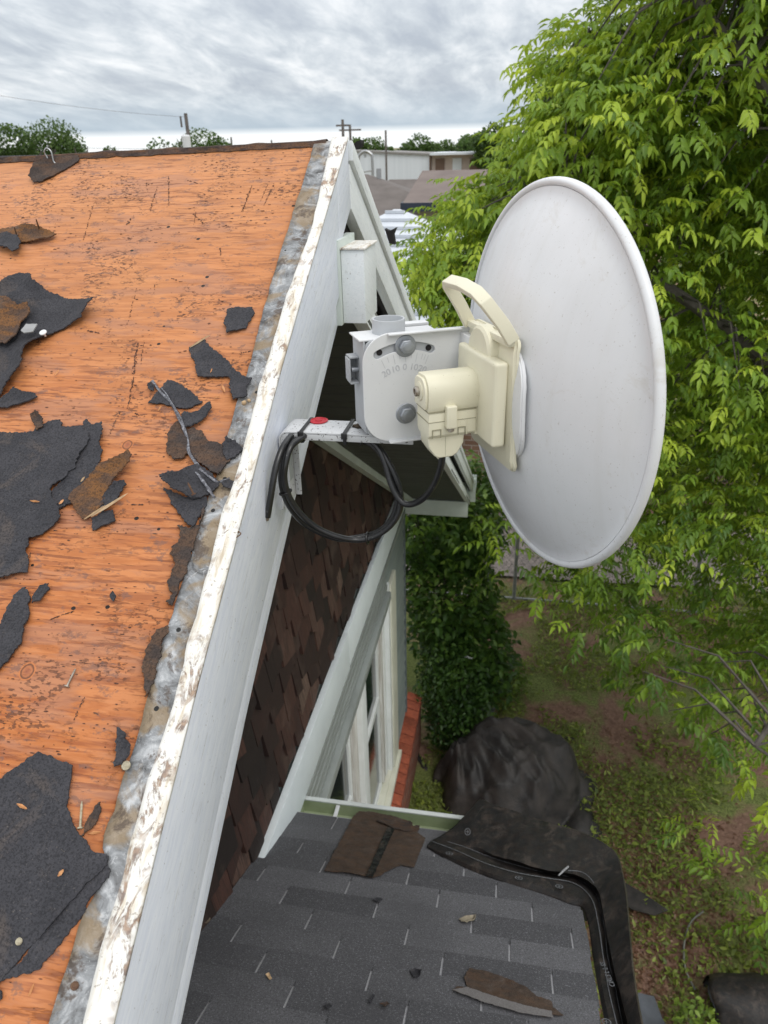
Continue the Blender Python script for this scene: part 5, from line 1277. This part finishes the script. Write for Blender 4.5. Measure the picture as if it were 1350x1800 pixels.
# shrubs by the wall corner : ovate leaves through a volume
def shrub(name, base, blobs, n, L, mat, label, seed, tb=0., cat='shrub', stems=6, group=None):
    rg = np.random.default_rng(seed); e_ = empty(name, base, label=label, cat=cat, group=group); O = np.array(base)
    pts = []; tn = []
    tot = sum(b[3]*b[4]*b[5] for b in blobs)
    for (x, y, z, rx, ry, rz) in blobs:
        m_ = int(n*rx*ry*rz/tot)
        v = rg.normal(size=(m_, 3)); v /= np.linalg.norm(v, axis=1)[:, None]; r = rg.uniform(.35, 1, m_)**.45
        lum = np.array([noise.noise((a*3, b*3, c*3+seed)) for a, b, c in v])
        r = r*(1+.35*lum)
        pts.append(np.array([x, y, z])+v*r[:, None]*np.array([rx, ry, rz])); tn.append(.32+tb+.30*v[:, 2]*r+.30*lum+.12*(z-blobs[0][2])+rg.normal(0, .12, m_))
    p_ = np.concatenate(pts)-O; t_ = np.concatenate(tn); m_ = len(p_)
    d = rg.normal(size=(m_, 3)); d[:, 2] = d[:, 2]*.5-.35; u = rg.normal(size=(m_, 3))*.5+np.array([0, 0, 1])
    ll = L*rg.uniform(.6, 1.2, m_)
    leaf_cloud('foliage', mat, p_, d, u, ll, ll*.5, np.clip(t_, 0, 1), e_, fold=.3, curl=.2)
    mb = MB(); rr = random.Random(seed)
    for k in range(stems):
        b = blobs[k % len(blobs)]; tip = Vector((b[0]+rr.uniform(-.6, .6)*b[3], b[1]+rr.uniform(-.6, .6)*b[4], b[2]+rr.uniform(0, .6)*b[5]))-Vector(base)
        st_ = Vector((rr.uniform(-.08, .08), rr.uniform(-.08, .08), 0)); mb.tube(spline([st_, st_.lerp(tip, .5)+Vector((0, 0, .1*tip.z)), tip], 4), [.03-.024*i/8 for i in range(9)] if tip.length > 1.2 else [.012-.009*i/8 for i in range(9)], 6)
    mb.obj('stems', BARK, e_, True); return e_
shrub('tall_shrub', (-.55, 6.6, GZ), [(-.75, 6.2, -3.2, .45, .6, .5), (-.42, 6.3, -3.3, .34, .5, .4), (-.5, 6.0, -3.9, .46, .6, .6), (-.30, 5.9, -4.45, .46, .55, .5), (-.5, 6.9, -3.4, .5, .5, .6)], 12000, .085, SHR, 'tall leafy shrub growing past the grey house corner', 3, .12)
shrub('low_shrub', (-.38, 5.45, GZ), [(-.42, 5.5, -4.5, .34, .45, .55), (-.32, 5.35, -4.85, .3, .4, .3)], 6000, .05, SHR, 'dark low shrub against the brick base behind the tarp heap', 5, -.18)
PALEL = m_leaf('pale_weed_leaf', (.05, .09, .015), (.11, .18, .03), (.24, .34, .05))
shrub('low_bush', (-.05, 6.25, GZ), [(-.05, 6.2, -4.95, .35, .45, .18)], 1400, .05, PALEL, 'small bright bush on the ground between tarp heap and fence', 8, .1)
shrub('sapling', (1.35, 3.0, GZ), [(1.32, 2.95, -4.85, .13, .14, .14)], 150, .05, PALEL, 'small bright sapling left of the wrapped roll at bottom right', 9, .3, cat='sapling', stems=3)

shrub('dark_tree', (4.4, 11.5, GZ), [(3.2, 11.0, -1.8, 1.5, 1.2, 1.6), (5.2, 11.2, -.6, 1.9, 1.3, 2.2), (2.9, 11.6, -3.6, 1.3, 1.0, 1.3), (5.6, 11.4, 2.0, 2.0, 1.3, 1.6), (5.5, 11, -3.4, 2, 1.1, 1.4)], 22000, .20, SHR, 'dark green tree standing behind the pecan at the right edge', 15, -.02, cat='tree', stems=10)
# weeds and litter that nobody could count
rg = np.random.default_rng(11); m_ = 70000
X = rg.uniform(-.7, 5, m_); Y = rg.uniform(1.5, 9, m_)
msk = np.array([noise.fractal((x*1.1+3, y*1.1, 2.5), .7, 2.1, 4)+.10*noise.noise((x*7, y*7, 3)) for x, y in zip(X, Y)])
th = .04+.6*np.exp(-(((X-1.1)/.35)**2+((Y-3.9)/.7)**2))
keep = msk > th
X, Y = X[keep], Y[keep]; m_ = len(X)
Z = np.array([gz(a, b) for a, b in zip(X, Y)])+rg.uniform(0, .05, m_)
d = rg.normal(size=(m_, 3)); d[:, 2] = np.abs(d[:, 2])*.8+.1; u = rg.normal(size=(m_, 3))*.6+np.array([0, 0, 1])
ll = rg.uniform(.02, .06, m_)
WEED = m_leaf('weed_leaf', (.08, .12, .022), (.20, .25, .05), (.38, .45, .09))
leaf_cloud('weeds', WEED, np.stack([X, Y, Z], 1), d, u, ll, ll*rg.uniform(.2, .6, m_), np.clip(rg.normal(.45, .22, m_), 0, 1), kind='stuff')
m_ = 9000; X = rg.normal(1.05, .45, m_); Y = rg.normal(3.9, .9, m_); Z = np.array([gz(a, b) for a, b in zip(X, Y)])+rg.uniform(.004, .02, m_)
d = rg.normal(size=(m_, 3)); d[:, 2] *= .2; u = rg.normal(size=(m_, 3))*.4+np.array([0, 0, 1]); ll = rg.uniform(.012, .04, m_)
LIT = m_leaf('dry_leaf', (.10, .045, .028), (.22, .12, .075), (.45, .32, .22))
leaf_cloud('leaf_litter', LIT, np.stack([X, Y, Z], 1), d, u, ll, ll*.5, np.clip(rg.beta(1.5, 2.6, m_), 0, 1), kind='stuff')

# ------------------------------------------------------------------ tarp covered heap by the house
TARP, t, b, o = new_mat('black_plastic_tarp'); p = P(t)
nn_ = t.noise(p, 5, 6, .65, .6); setc(t, b, t.mix(t.ramp(nn_, [(.4, 0.), (.65, 1.)]), (.020, .018, .018), (.055, .046, .042)), t.ramp(nn_, [(.3, .5), (.7, .75)])); bump(t, b, t.noise(p, 26, 5, .6, .8), .5, .01)
hx, hy = .12, 4.85; V = []; F = []; nu, nv = 120, 90
def hh_(x, y):
    dx, dy = (x-hx), (y-hy)
    r = math.hypot(dx/(.62+.1*noise.noise((math.atan2(dy, dx)*1.5, 3, 0))), dy/(.52+.08*noise.noise((math.atan2(dy, dx)*2, 7, 0))))
    e_ = max(0, 1-r**2.2); h = .60*e_**.7
    # folds radiating from the pulled corner
    fx, fy = x+.42, y-5.15; an = math.atan2(fy, fx); fr = math.hypot(fx, fy)
    fold = 1-abs(noise.noise((an*2.6+.6*noise.noise((x*3, y*3, 2)), fr*.8, 1)))*2
    fold2 = 1-abs(noise.noise((an*7+3*x, fr*2.2, 5)))*2
    h += (.11*fold+.06*fold2-.08)*min(1, e_*2.2)*min(1, fr*2.2)
    h += .16*math.exp(-((x-.66)/.15)**2-((y-4.95)/.16)**2)+.10*math.exp(-((x-.72)/.12)**2-((y-4.55)/.2)**2)
    cr = 1-abs(noise.noise((x*6, y*6, 9)))*2; h += .045*cr*min(1, e_*3)
    h += .03*noise.noise((x*4+y*3, y*2, 2))
    return max(0, h)
for j in range(nv+1):
    for i in range(nu+1):
        x = hx-.85+1.75*i/nu; y = hy-.75+1.5*j/nv; h = hh_(x, y)
        V.append((x, y, gz(x, y)+h-(.05 if h < .012 else 0)))
F = [(j*(nu+1)+i, j*(nu+1)+i+1, (j+1)*(nu+1)+i+1, (j+1)*(nu+1)+i) for j in range(nv) for i in range(nu)]
mesh('tarp_heap', V, F, TARP, smooth=True, label='heap covered with wrinkled black plastic beside the brick base', cat='covered heap')

# wrapped roll at the bottom right
wr = empty('wrapped_roll', (1.72, 3.2, GZ), label='dark domed bundle of underlayment with a pale line at the bottom right', cat='bundle')
V = []; F = []
for j in range(13):
    a_ = math.pi*j/12
    for i in range(17):
        u = i/16; x = -.26+.56*u; r = .22*(1-.25*(1-u)**3); V.append((x+.02*math.sin(a_*3), -r*math.cos(a_)*1.0+.02*noise.noise((u*4, a_*2, 0)), .02+r*math.sin(a_)**.8*1.15+.012*noise.noise((u*5, a_*3, 4))))
F = [(j*17+i, j*17+i+1, (j+1)*17+i+1, (j+1)*17+i) for j in range(12) for i in range(16)]
s_ = mesh('cover', V, F, SHEET, wr, True); md = s_.modifiers.new('thickness', 'SOLIDIFY'); md.thickness = .006
V2 = [(x, y*.86, z*.84) for x, y, z in V]
mesh('roll_core', V2, F, m_felt('printed_wrap', (.06, .065, .07), (.12, .13, .14), 0, .5), wr, True)
mb = MB(); mb.tube([Vector((.27-.5*i/20+.0*i, -.225-.0*i, .09+.03*math.sin(i*.16))) for i in range(21)], .006, 6); mb.obj('pale_band', INK, wr, True)
link('lettering', text_mesh('UN', .11, .001, Matrix.Translation((-.17, -.235, .03)) @ Matrix.Rotation(R_(60), 4, 'X') @ Matrix.Rotation(R_(70), 4, 'Z')), WMET, wr)
mb = MB()
for k in range(20):
    a0, a1 = 2*math.pi*k/20, 2*math.pi*(k+1)/20
    mb.add([Vector((.08+r*math.cos(a), -.237, .045+r*math.sin(a))) for a, r in ((a0, .026), (a1, .026), (a1, .02), (a0, .02))], [(0, 1, 2, 3)])
mb.add([(.064, -.237, .041), (.096, -.237, .041), (.096, -.237, .049), (.064, -.237, .049)], [(0, 1, 2, 3)]); mb.obj('printed_mark', INK, wr)
# hose, sheet scraps
mb = MB(); hp = [on_axis(x, y, 2, GZ+.03) for x, y in ((1236, 1602), (1215, 1620), (1204, 1650), (1202, 1680), (1207, 1710), (1222, 1740))]; h0 = hp[0]
mb.tube(spline([q-h0 for q in hp], 6), .007, 8); o = mb.obj('hose', simple('grey_hose', (.16, .16, .14), None, 9, .6), smooth=True, label='short curved grey hose lying on the leaf litter', cat='hose'); o.location = h0
def gsheet(name, px, z, mat, label, cat):
    pts = [on_axis(x, y, 2, z) for x, y in px]; c_ = sum(pts, Vector())/len(pts); n = len(pts)
    V = [q-c_+Vector((0, 0, .03*noise.noise((q.x*3, q.y*3, 0)))) for q in pts]; V += [v-Vector((0, 0, .008)) for v in V]
    o = mesh(name, V, [tuple(range(n)), tuple(range(n, 2*n))[::-1]]+[(i, i+n, (i+1) % n+n, (i+1) % n) for i in range(n)], mat, label=label, cat=cat); o.location = c_; return o
gsheet('tarp_scrap', [(1090, 1545), (1130, 1570), (1175, 1598), (1150, 1610), (1110, 1600), (1080, 1580)], GZ+.05, TARP, 'dark tarp corner lying on the leaf litter beyond the underlayment', 'tarp scrap')
gsheet('stepping_stone', [(832, 1228), (856, 1232), (872, 1243), (868, 1252), (842, 1250), (828, 1240)], GZ+.08, simple('stone_grey', (.17, .17, .18), (.11, .11, .12), 20, .9), 'flat grey stone on the ground near the low shrub', 'stone')
gsheet('metal_sheet', [(1122, 1745), (1150, 1750), (1165, 1790), (1190, 1830), (1120, 1850), (1108, 1780)], GZ+.1, simple('blue_grey_sheet', (.10, .11, .13), (.06, .065, .075), 6, .5), 'dull blue-grey sheet on the ground at the bottom edge', 'sheet')
mb = MB(); q0 = on_axis(812, 1152, 1, 5.5); mb.tube([Vector(), Vector((.10, -.02, -.012))], .012, 10); o = mb.obj('pale_pipe', WMET, smooth=True, label='short pale pipe poking out of the dark shrub', cat='pipe'); o.location = q0

# ------------------------------------------------------------------ chain-link fence
FEN = simple('galvanised_fence', (.33, .34, .34), (.24, .25, .25), 30, .5, metallic=.4)
fe = empty('chain_link_fence', (0, 7.9, GZ), label='grey chain link fence between yard and gravel strip', cat='fence')
FH = 1.15
for x in (-2.2, -.2, .12, 2.2, 4.4):
    mb = MB(); mb.tube([(x, 0, 0), (x, 0, FH+.03)], .022, 10); mb.obj('post', FEN, fe, True)
for z in (.04, FH): mb = MB(); mb.tube([(-3, 0, z), (6, 0, z)], .016, 8); mb.obj('rail', FEN, fe, True)
mb = MB(); w_ = .0016; st_ = .075
k = -3.0
while k < 6:
    for sg in (1, -1):
        a_, b_ = Vector((k, .02, .05)), Vector((k+sg*FH*.62, .02, FH-.01)); s_ = Vector(((b_-a_).z, 0, -(b_-a_).x)).normalized()*w_
        mb.add([a_-s_, a_+s_, b_+s_, b_-s_], [(0, 1, 2, 3)])
    k += st_
mb.obj('wire_mesh', FEN, fe)

# ------------------------------------------------------------------ neighbouring houses and far buildings
def gable_roof_house(name, base, sx, sy, hw, rise, over, rz, wallm, roofm, label, ridge='x', cat='house', extra=None, fas=None):
    e_ = empty(name, base, rz, label=label, cat=cat)
    mb = MB(); mb.box(-sx, sx, -sy, sy, 0, hw)
    if ridge == 'x': mb.add([(-sx, -sy, hw), (-sx, sy, hw), (-sx, 0, hw+rise*.97), (sx, -sy, hw), (sx, sy, hw), (sx, 0, hw+rise*.97)], [(0, 1, 2), (3, 5, 4)])
    mb.obj('wall', wallm, e_)
    o_ = over; mb = MB(); k = rise/sy; zt = hw+rise; ze = hw-o_*k; T_ = .12
    V = [(-sx-o_, -sy-o_, ze), (sx+o_, -sy-o_, ze), (sx+o_, 0, zt), (-sx-o_, 0, zt), (sx+o_, sy+o_, ze), (-sx-o_, sy+o_, ze)]
    V += [(x, y, z-T_) for x, y, z in V]
    mb.add(V, [(0, 1, 2, 3), (3, 2, 4, 5), (7, 6, 9, 8), (8, 9, 11, 10), (0, 6, 7, 1), (5, 4, 10, 11), (1, 7, 8, 2), (2, 8, 10, 4), (0, 3, 9, 6), (3, 5, 11, 9)])
    mb.obj('roof', roofm, e_)
    if fas:
        mb = MB(); mb.box(-sx-o_-.02, sx+o_+.02, -sy-o_-.06, -sy-o_-.01, ze-.26, ze+.01); mb.obj('eave_board', fas, e_)
        mb = MB(); mb.add([(-sx-o_-.05, -sy-o_, ze-.25), (-sx-o_-.05, -sy-o_, ze+.02), (-sx-o_-.05, 0, zt+.02), (-sx-o_-.05, 0, zt-.25), (-sx-o_-.01, -sy-o_, ze-.25), (-sx-o_-.01, -sy-o_, ze+.02), (-sx-o_-.01, 0, zt+.02), (-sx-o_-.01, 0, zt-.25)], [(0, 1, 2, 3), (7, 6, 5, 4), (1, 5, 6, 2), (0, 3, 7, 4), (0, 4, 5, 1)]); mb.obj('gable_board', fas, e_)
    return e_
BRK2 = simple('tan_brick', (.30, .19, .13), (.20, .12, .085), 4, .9, .6, 30, .01, stretch=(1, 1, 5))
BRK2 = (lambda: (lambda m: m)(None))() or BRK2
def m_brick2():
    m, t, b, o = new_mat('neighbour_brick'); p = P(t); sp = t.new('ShaderNodeSeparateXYZ', {0: p})
    v = t.new('ShaderNodeCombineXYZ', {0: sp.outputs[0], 1: sp.outputs[2], 2: 0.}).outputs[0]
    br = t.new('ShaderNodeTexBrick', {'Vector': v, 'Color1': (.30, .17, .11, 1), 'Color2': (.20, .11, .075, 1), 'Mortar': (.36, .31, .27, 1), 'Scale': 1., 'Mortar Size': .008, 'Brick Width': .22, 'Row Height': .08})
    setc(t, b, br.outputs[0], .9); return m
NB = m_brick2()
RIB = m_metal_roof()
nb = empty('neighbour_house', (-1.6, 13.2, GZ), R_(-2), label='tan brick house with pale ribbed metal roof behind the pecan leaves', cat='house')
mb = MB(); mb.box(-3.6, 1.9, -2.9, 2.9, 0, 2.75); mb.obj('wall', NB, nb)
hw, rise, hx_, hy_ = 2.7, 1.45, 4.0, 3.3
mb = MB(); V = [(-3.9, -hy_, hw), (2.2, -hy_, hw), (2.2-hy_+.6, 0, hw+rise), (-3.9+hy_, 0, hw+rise), (2.2, hy_, hw), (-3.9, hy_, hw)]
mb.add(V, [(0, 1, 2, 3), (3, 2, 4, 5), (1, 4, 2), (0, 3, 5), (0, 5, 4, 1)]); mb.obj('roof', RIB, nb)
mb = MB(); k = rise/hy_
for i in range(28):   # standing ribs lie along the contour as seen, every 23 cm
    yy = -hy_+.12+i*.235/1.0
    if yy < -.05:
        z_ = hw+(yy+hy_)*k; ins = (yy+hy_); mb.box(-3.9+ins, 2.2-ins*.82, yy-.02, yy+.02, z_, z_+.045)
mb.obj('roof_ribs', RIB, nb)
for x in (-1.9, .35):
    f_ = MB(); f_.box(x-.6, x+.6, -2.96, -2.905, .75, .83); f_.box(x-.6, x-.52, -2.95, -2.905, .831, 1.9); f_.box(x+.52, x+.6, -2.95, -2.905, .831, 1.9); f_.box(x-.6, x+.6, -2.95, -2.905, 1.901, 1.98)
    wf = f_.obj('window', CREAM, nb); g_ = MB(); g_.box(x-.519, x+.519, -2.93, -2.902, .831, 1.9); g_.obj('pane', GLASS, wf)
mb = MB(); mb.box(-3.6, 1.9, -3.02, -2.91, .50, .56); mb.obj('ledge', CREAM, nb)
mb = MB(); mb.tube([(1.65, -2.99, .1), (1.65, -2.99, 2.7)], .04, 10); mb.obj('downpipe', WMET, nb, True)

RF1 = simple('brown_grey_shingles', (.155, .135, .125), (.115, .10, .092), 1.2, .9, stretch=(1, 1, 3))
RF2 = simple('warm_grey_shingles', (.19, .155, .14), (.15, .12, .11), 1.2, .9)
NAVY = simple('navy_trim', (.02, .03, .055), None, 3, .5)
WALLC = simple('tan_wall', (.40, .36, .31), (.34, .30, .26), 2, .8)
gx = on_axis(655, 306, 1, 32)
def hip_house(name, cx, cy, sx, sy, ztop, zeave, rz, roofm, label, fas=None, ridge_len=1.5):
    e_ = empty(name, (cx, cy, GZ), rz, label=label, cat='house'); he = zeave-GZ; ht = ztop-GZ
    mb = MB(); mb.box(-sx+.4, sx-.4, -sy+.4, sy-.4, 0, he); mb.obj('wall', WALLC, e_)
    mb = MB(); V = [(-sx, -sy, he), (sx, -sy, he), (sx, sy, he), (-sx, sy, he), (-ridge_len, 0, ht), (ridge_len, 0, ht)]
    mb.add(V, [(0, 1, 5, 4), (1, 2, 5), (2, 3, 4, 5), (3, 0, 4), (0, 3, 2, 1)]); mb.obj('roof', roofm, e_)
    mb = MB(); mb.box(-sx-.05, sx+.05, -sy-.06, -sy-.01, he-.22, he+.02); mb.box(-sx-.06, -sx-.01, -sy, sy, he-.22, he+.02); mb.obj('eave_board', fas or WALLC, e_)
    return e_
hip_house('far_house', -7.2, 30, 5.2, 4.0, -.93, -2.4, R_(8), RF1, 'house with grey brown hip roof below the white warehouse', ridge_len=1.2)
hip_house('far_house', -3.2, 36, 5.0, 4.0, -1.35, -2.75, R_(-4), RF1, 'low grey brown roof joining between hip roof and navy trimmed roof', ridge_len=3.0)
hip_house('far_house', -.9, 27, 2.9, 3.2, -.75, -1.55, R_(2), RF2, 'warm grey roof with navy eave beside the pecan leaves', NAVY, 2.6)
vent = MB(); vent.tube([(0, 0, 0), (0, 0, .35)], .09, 10); o = vent.obj('roof_vent', GALV, smooth=True, label='small pipe vent on the grey brown hip roof', cat='vent'); o.location = on_axis(666, 308, 1, 30)-Vector((0, 0, .12))
# warehouse
WARE = simple('white_metal_cladding', (.62, .66, .70), (.56, .60, .64), .6, .6, stretch=(6, 6, .1))
BRN = simple('brown_trim', (.16, .10, .07), None, 2, .6)
wz = -.62
we = empty('warehouse', (-14.5, 82, GZ), R_(2), label='long white metal warehouse on the horizon', cat='warehouse')
mb = MB(); mb.box(-9, 4.6, -1, 12, 0, 4.35); mb.add([(-9, -1, 4.35), (4.6, -1, 4.35), (-4.5, -1, 4.85)], [(0, 1, 2)]); mb.obj('wall', WARE, we)
mb = MB(); V = [(-9.3, -1.2, 4.36), (-4.5, -1.2, 4.92), (4.9, -1.2, 4.36), (4.9, 12, 4.36), (-4.5, 12, 4.92), (-9.3, 12, 4.36)]; V += [(x, y, z-.16) for x, y, z in V]
mb.add(V, [(0, 1, 4, 5), (1, 2, 3, 4), (0, 6, 7, 1), (1, 7, 8, 2), (2, 8, 9, 3)]); mb.obj('roof', simple('warehouse_roof', (.24, .23, .22), None, 2, .7), we)
mb = MB(); mb.box(4.61, 4.75, -1.05, -.9, 0, 4.3); mb.obj('corner_trim', BRN, we)
for i in range(6):
    mb = MB(); mb.box(5.2+i*1.7, 6.1+i*1.7, -.8, -.7, .2, 3.9); mb.obj('door_panel', BRN if i % 2 == 0 else WARE, we)
mb = MB(); mb.box(4.78, 16, -.69, 10, 0, 4.2); mb.obj('annex_wall', simple('pinkish_cladding', (.50, .42, .38), (.42, .35, .31), 1, .7), we)
mb = MB(); mb.box(4.7, 16.4, -1.9, 10.3, 4.21, 4.42); mb.obj('annex_roof', WARE, we)
# rooftop unit
mb = MB(); mb.box(-.8, .8, -.6, .6, 0, .55); mb.box(-.9, .9, -.7, .7, .551, .65); o = mb.obj('roof_unit', WARE, label='small white box on the warehouse roof', cat='roof unit'); o.location = on_axis(667, 268, 1, 84)-Vector((0, 0, .5))
# gooseneck vent pipe in front of the warehouse wall
mb = MB(); mb.tube(spline([(0, 0, -1.6), (0, 0, .6), (-.1, 0, .95), (-.45, 0, 1.1), (-.8, 0, .9), (-.9, 0, .55)], 6), .09, 8); mb.tube([(-.45, 0, 1.1), (-.45, 0, .75)], .07, 6); mb.tube([(0, 0, 0), (-1.3, 0, -.15)], .04, 6)
o = mb.obj('vent_pipe', GALV, smooth=True, label='curved grey vent pipe before the white warehouse wall', cat='vent'); o.location = on_axis(655, 300, 1, 50)

# ------------------------------------------------------------------ poles, wires, far trees
POLM = simple('weathered_pole', (.15, .13, .12), (.10, .09, .085), 5, .9)
def pole(x, ytop, Y, r, label, arm=None, tr=False, yb=GZ):
    top = on_axis(x, ytop, 1, Y); e_ = empty('utility_pole', (top.x, Y, GZ), label=label, cat='utility pole', group='poles on the horizon')
    mb = MB(); mb.tube([(0, 0, 0), (0, 0, top.z-GZ)], [r*1.2, r], 8); mb.obj('pole', POLM, e_, True)
    if arm: mb = MB(); mb.box(-arm, arm, -.06, .06, top.z-GZ-.45, top.z-GZ-.33); mb.obj('crossarm', POLM, e_)
    if tr:
        mb = MB(); lathe(mb, Vector((.0, -.35, top.z-GZ-2.1)), Vector((0, 0, 1)), [(.0001, 0), (.24, 0), (.25, .85), (.2, .92), (.0001, .95)], 14); mb.obj('transformer', PLATE, e_, True)
        mb = MB(); mb.tube([(-.35, 0, top.z-GZ-.75), (-.35, 0, top.z-GZ-.15)], .06, 8); mb.obj('insulator', POLM, e_, True)
    return Vector((top.x, Y, top.z))
pt1 = pole(326, 199, 48, .11, 'dark pole with a grey transformer above the ridge', tr=True)
p2_ = pole(602, 210, 60, .10, 'left pole of the close pair above the roof peak', .5); p3_ = pole(615, 219, 66, .10, 'right pole of the close pair above the roof peak', .9)
pole(678, 229, 75, .09, 'thin pole above the warehouse roof'); pole(406, 241, 70, .08, 'short pale pole above the ridge, right of the transformer'); pole(477, 246, 80, .08, 'shortest pole above the ridge, left of the peak')
def wire(a_, b_, sagm, label):
    A, B = Vector(a_), Vector(b_); mb = MB(); pts = [A.lerp(B, i/24)-Vector((0, 0, sagm*4*(i/24)*(1-i/24)))-A for i in range(25)]
    mb.tube(pts, .008, 5); o = mb.obj('power_line', POLM, smooth=True, label=label, cat='power line', group='power lines'); o.location = A
wire(on_axis(-60, 158, 1, 34), pt1-Vector((0, 0, .2)), .15, 'upper power line running left from the transformer pole')
wire(on_axis(-60, 252, 1, 34), pt1-Vector((0, 0, 1.9)), .1, 'lower power line crossing the round tree at the left')
wire(on_axis(-60, 264, 1, 34), pt1-Vector((0, 0, 2.5)), .1, 'lowest power line just above the ridge at the left')
FARL = m_leaf('far_tree_leaf', (.03, .06, .014), (.07, .13, .026), (.13, .20, .045))
def far_tree(x, ytop, Y, wpx, label, seed, n=2600, leaf=.32, dens=1., bare=False):
    top = on_axis(x, ytop, 1, Y); R = wpx*Y*.9/1300/2; H = top.z-GZ; e_ = empty('tree', (top.x, Y, GZ), label=label, cat='tree', group='trees on the horizon')
    rg = np.random.default_rng(seed); blobs = []
    for k in range(9):
        a_ = rg.uniform(0, 6.28); rr = R*rg.uniform(.25, .62); bz = H*.62+(H*.30)*rg.uniform(-.6, .75); s_ = R*rg.uniform(.3, .46)*(1-.3*max(0, (bz-H*.62)/(H*.3)))
        blobs.append((rr*math.cos(a_), rr*math.sin(a_), min(bz, H-s_*.8), s_*1.15, s_*1.15, s_*.85))
    blobs.append((0, 0, H-R*.42, R*.5, R*.5, R*.42)); blobs.append((0, 0, H*.55, R*.8, R*.8, H*.22))
    pts = []; tn = []
    for (bx, by, bz, rx, ry, rz_) in blobs:
        m_ = int(n/11); v = rg.normal(size=(m_, 3)); v /= np.linalg.norm(v, axis=1)[:, None]; r = rg.uniform(.3, 1, m_)**.4
        pts.append(np.array([bx, by, bz])+v*r[:, None]*np.array([rx, ry, rz_])); tn.append(.38+.22*rg.normal(size=m_)+.2*v[:, 2]*r)
    p_ = np.concatenate(pts); m_ = len(p_); d = rg.normal(size=(m_, 3)); u = rg.normal(size=(m_, 3))+np.array([0, 0, .8]); ll = leaf*rg.uniform(.5, 1.2, m_)
    if bare: keep = rg.random(m_) < .12; p_, d, u, ll = p_[keep], d[keep], u[keep], ll[keep]; tn = [np.concatenate(tn)[keep]]
    leaf_cloud('crown', FARL, p_, d, u, ll, ll*.6, np.clip(np.concatenate(tn), 0, 1), e_)
    mb = MB(); mb.tube([(0, 0, 0), (.05, 0, H*.5), (0, 0, H*.8)], [.03*H, .02*H, .006*H], 7); rr = random.Random(seed)
    for k in range(26 if bare else 8):
        a_ = rr.uniform(0, 6.28); mb.tube([(0, 0, H*rr.uniform(.35, .6)), (R*.5*math.cos(a_), R*.5*math.sin(a_), H*.75), (R*.7*math.cos(a_)*rr.uniform(.5, 1), R*.7*math.sin(a_), H*rr.uniform(.75, .95))], [.012*H, .007*H, .003*H], 5)
    mb.obj('trunk', BARK, e_, True); return e_
FT = [(10, 217, 33, 170, 'leafy tree at the far left edge of the skyline', 1), (85, 205, 35, 235, 'big round tree above the ridge at the left', 2), (352, 224, 54, 165, 'dark round tree behind the transformer pole', 3),
      (275, 240, 44, 90, 'bare twiggy tree left of the transformer pole', 4), (190, 256, 60, 50, 'tiny distant tree low between big tree and bare tree', 12),
      (655, 240, 88, 90, 'tree above the left part of the warehouse', 5), (700, 262, 95, 60, 'low tree above the middle of the warehouse', 6), (738, 235, 96, 86, 'round dark tree above the right end of the warehouse', 7),
      (785, 245, 100, 70, 'tree above the warehouse annex', 8), (825, 235, 90, 80, 'tree above the annex touching the pecan leaves', 9), (870, 215, 80, 90, 'dark tree just left of the pecan crown top', 10), (625, 244, 90, 40, 'narrow tree right of the roof peak', 11)]
for (x, yt, Y, wpx, lab, sd_) in FT: far_tree(x, yt, Y, wpx, lab, sd_, n=20000 if Y < 40 else (12000 if Y < 60 else 5000), leaf=.15 if Y < 40 else (.2 if Y < 60 else .36), bare='bare' in lab)
# far tree line that reads as one mass
rg = np.random.default_rng(5); m_ = 26000; X = rg.uniform(-150, 110, m_); Y = rg.uniform(135, 160, m_); hgt = np.array([3.6+1.3*noise.noise((x*.07, 0, 0))+.9*noise.noise((x*.25, 3, 0)) for x in X]); Z = GZ+hgt*rg.uniform(0, 1, m_)**.6
d = rg.normal(size=(m_, 3)); u = rg.normal(size=(m_, 3)); ll = rg.uniform(.5, 1.2, m_)
leaf_cloud('distant_wood', FARL, np.stack([X, Y, Z], 1), d, u, ll, ll*.7, np.clip(rg.normal(.35, .15, m_), 0, 1), kind='stuff')
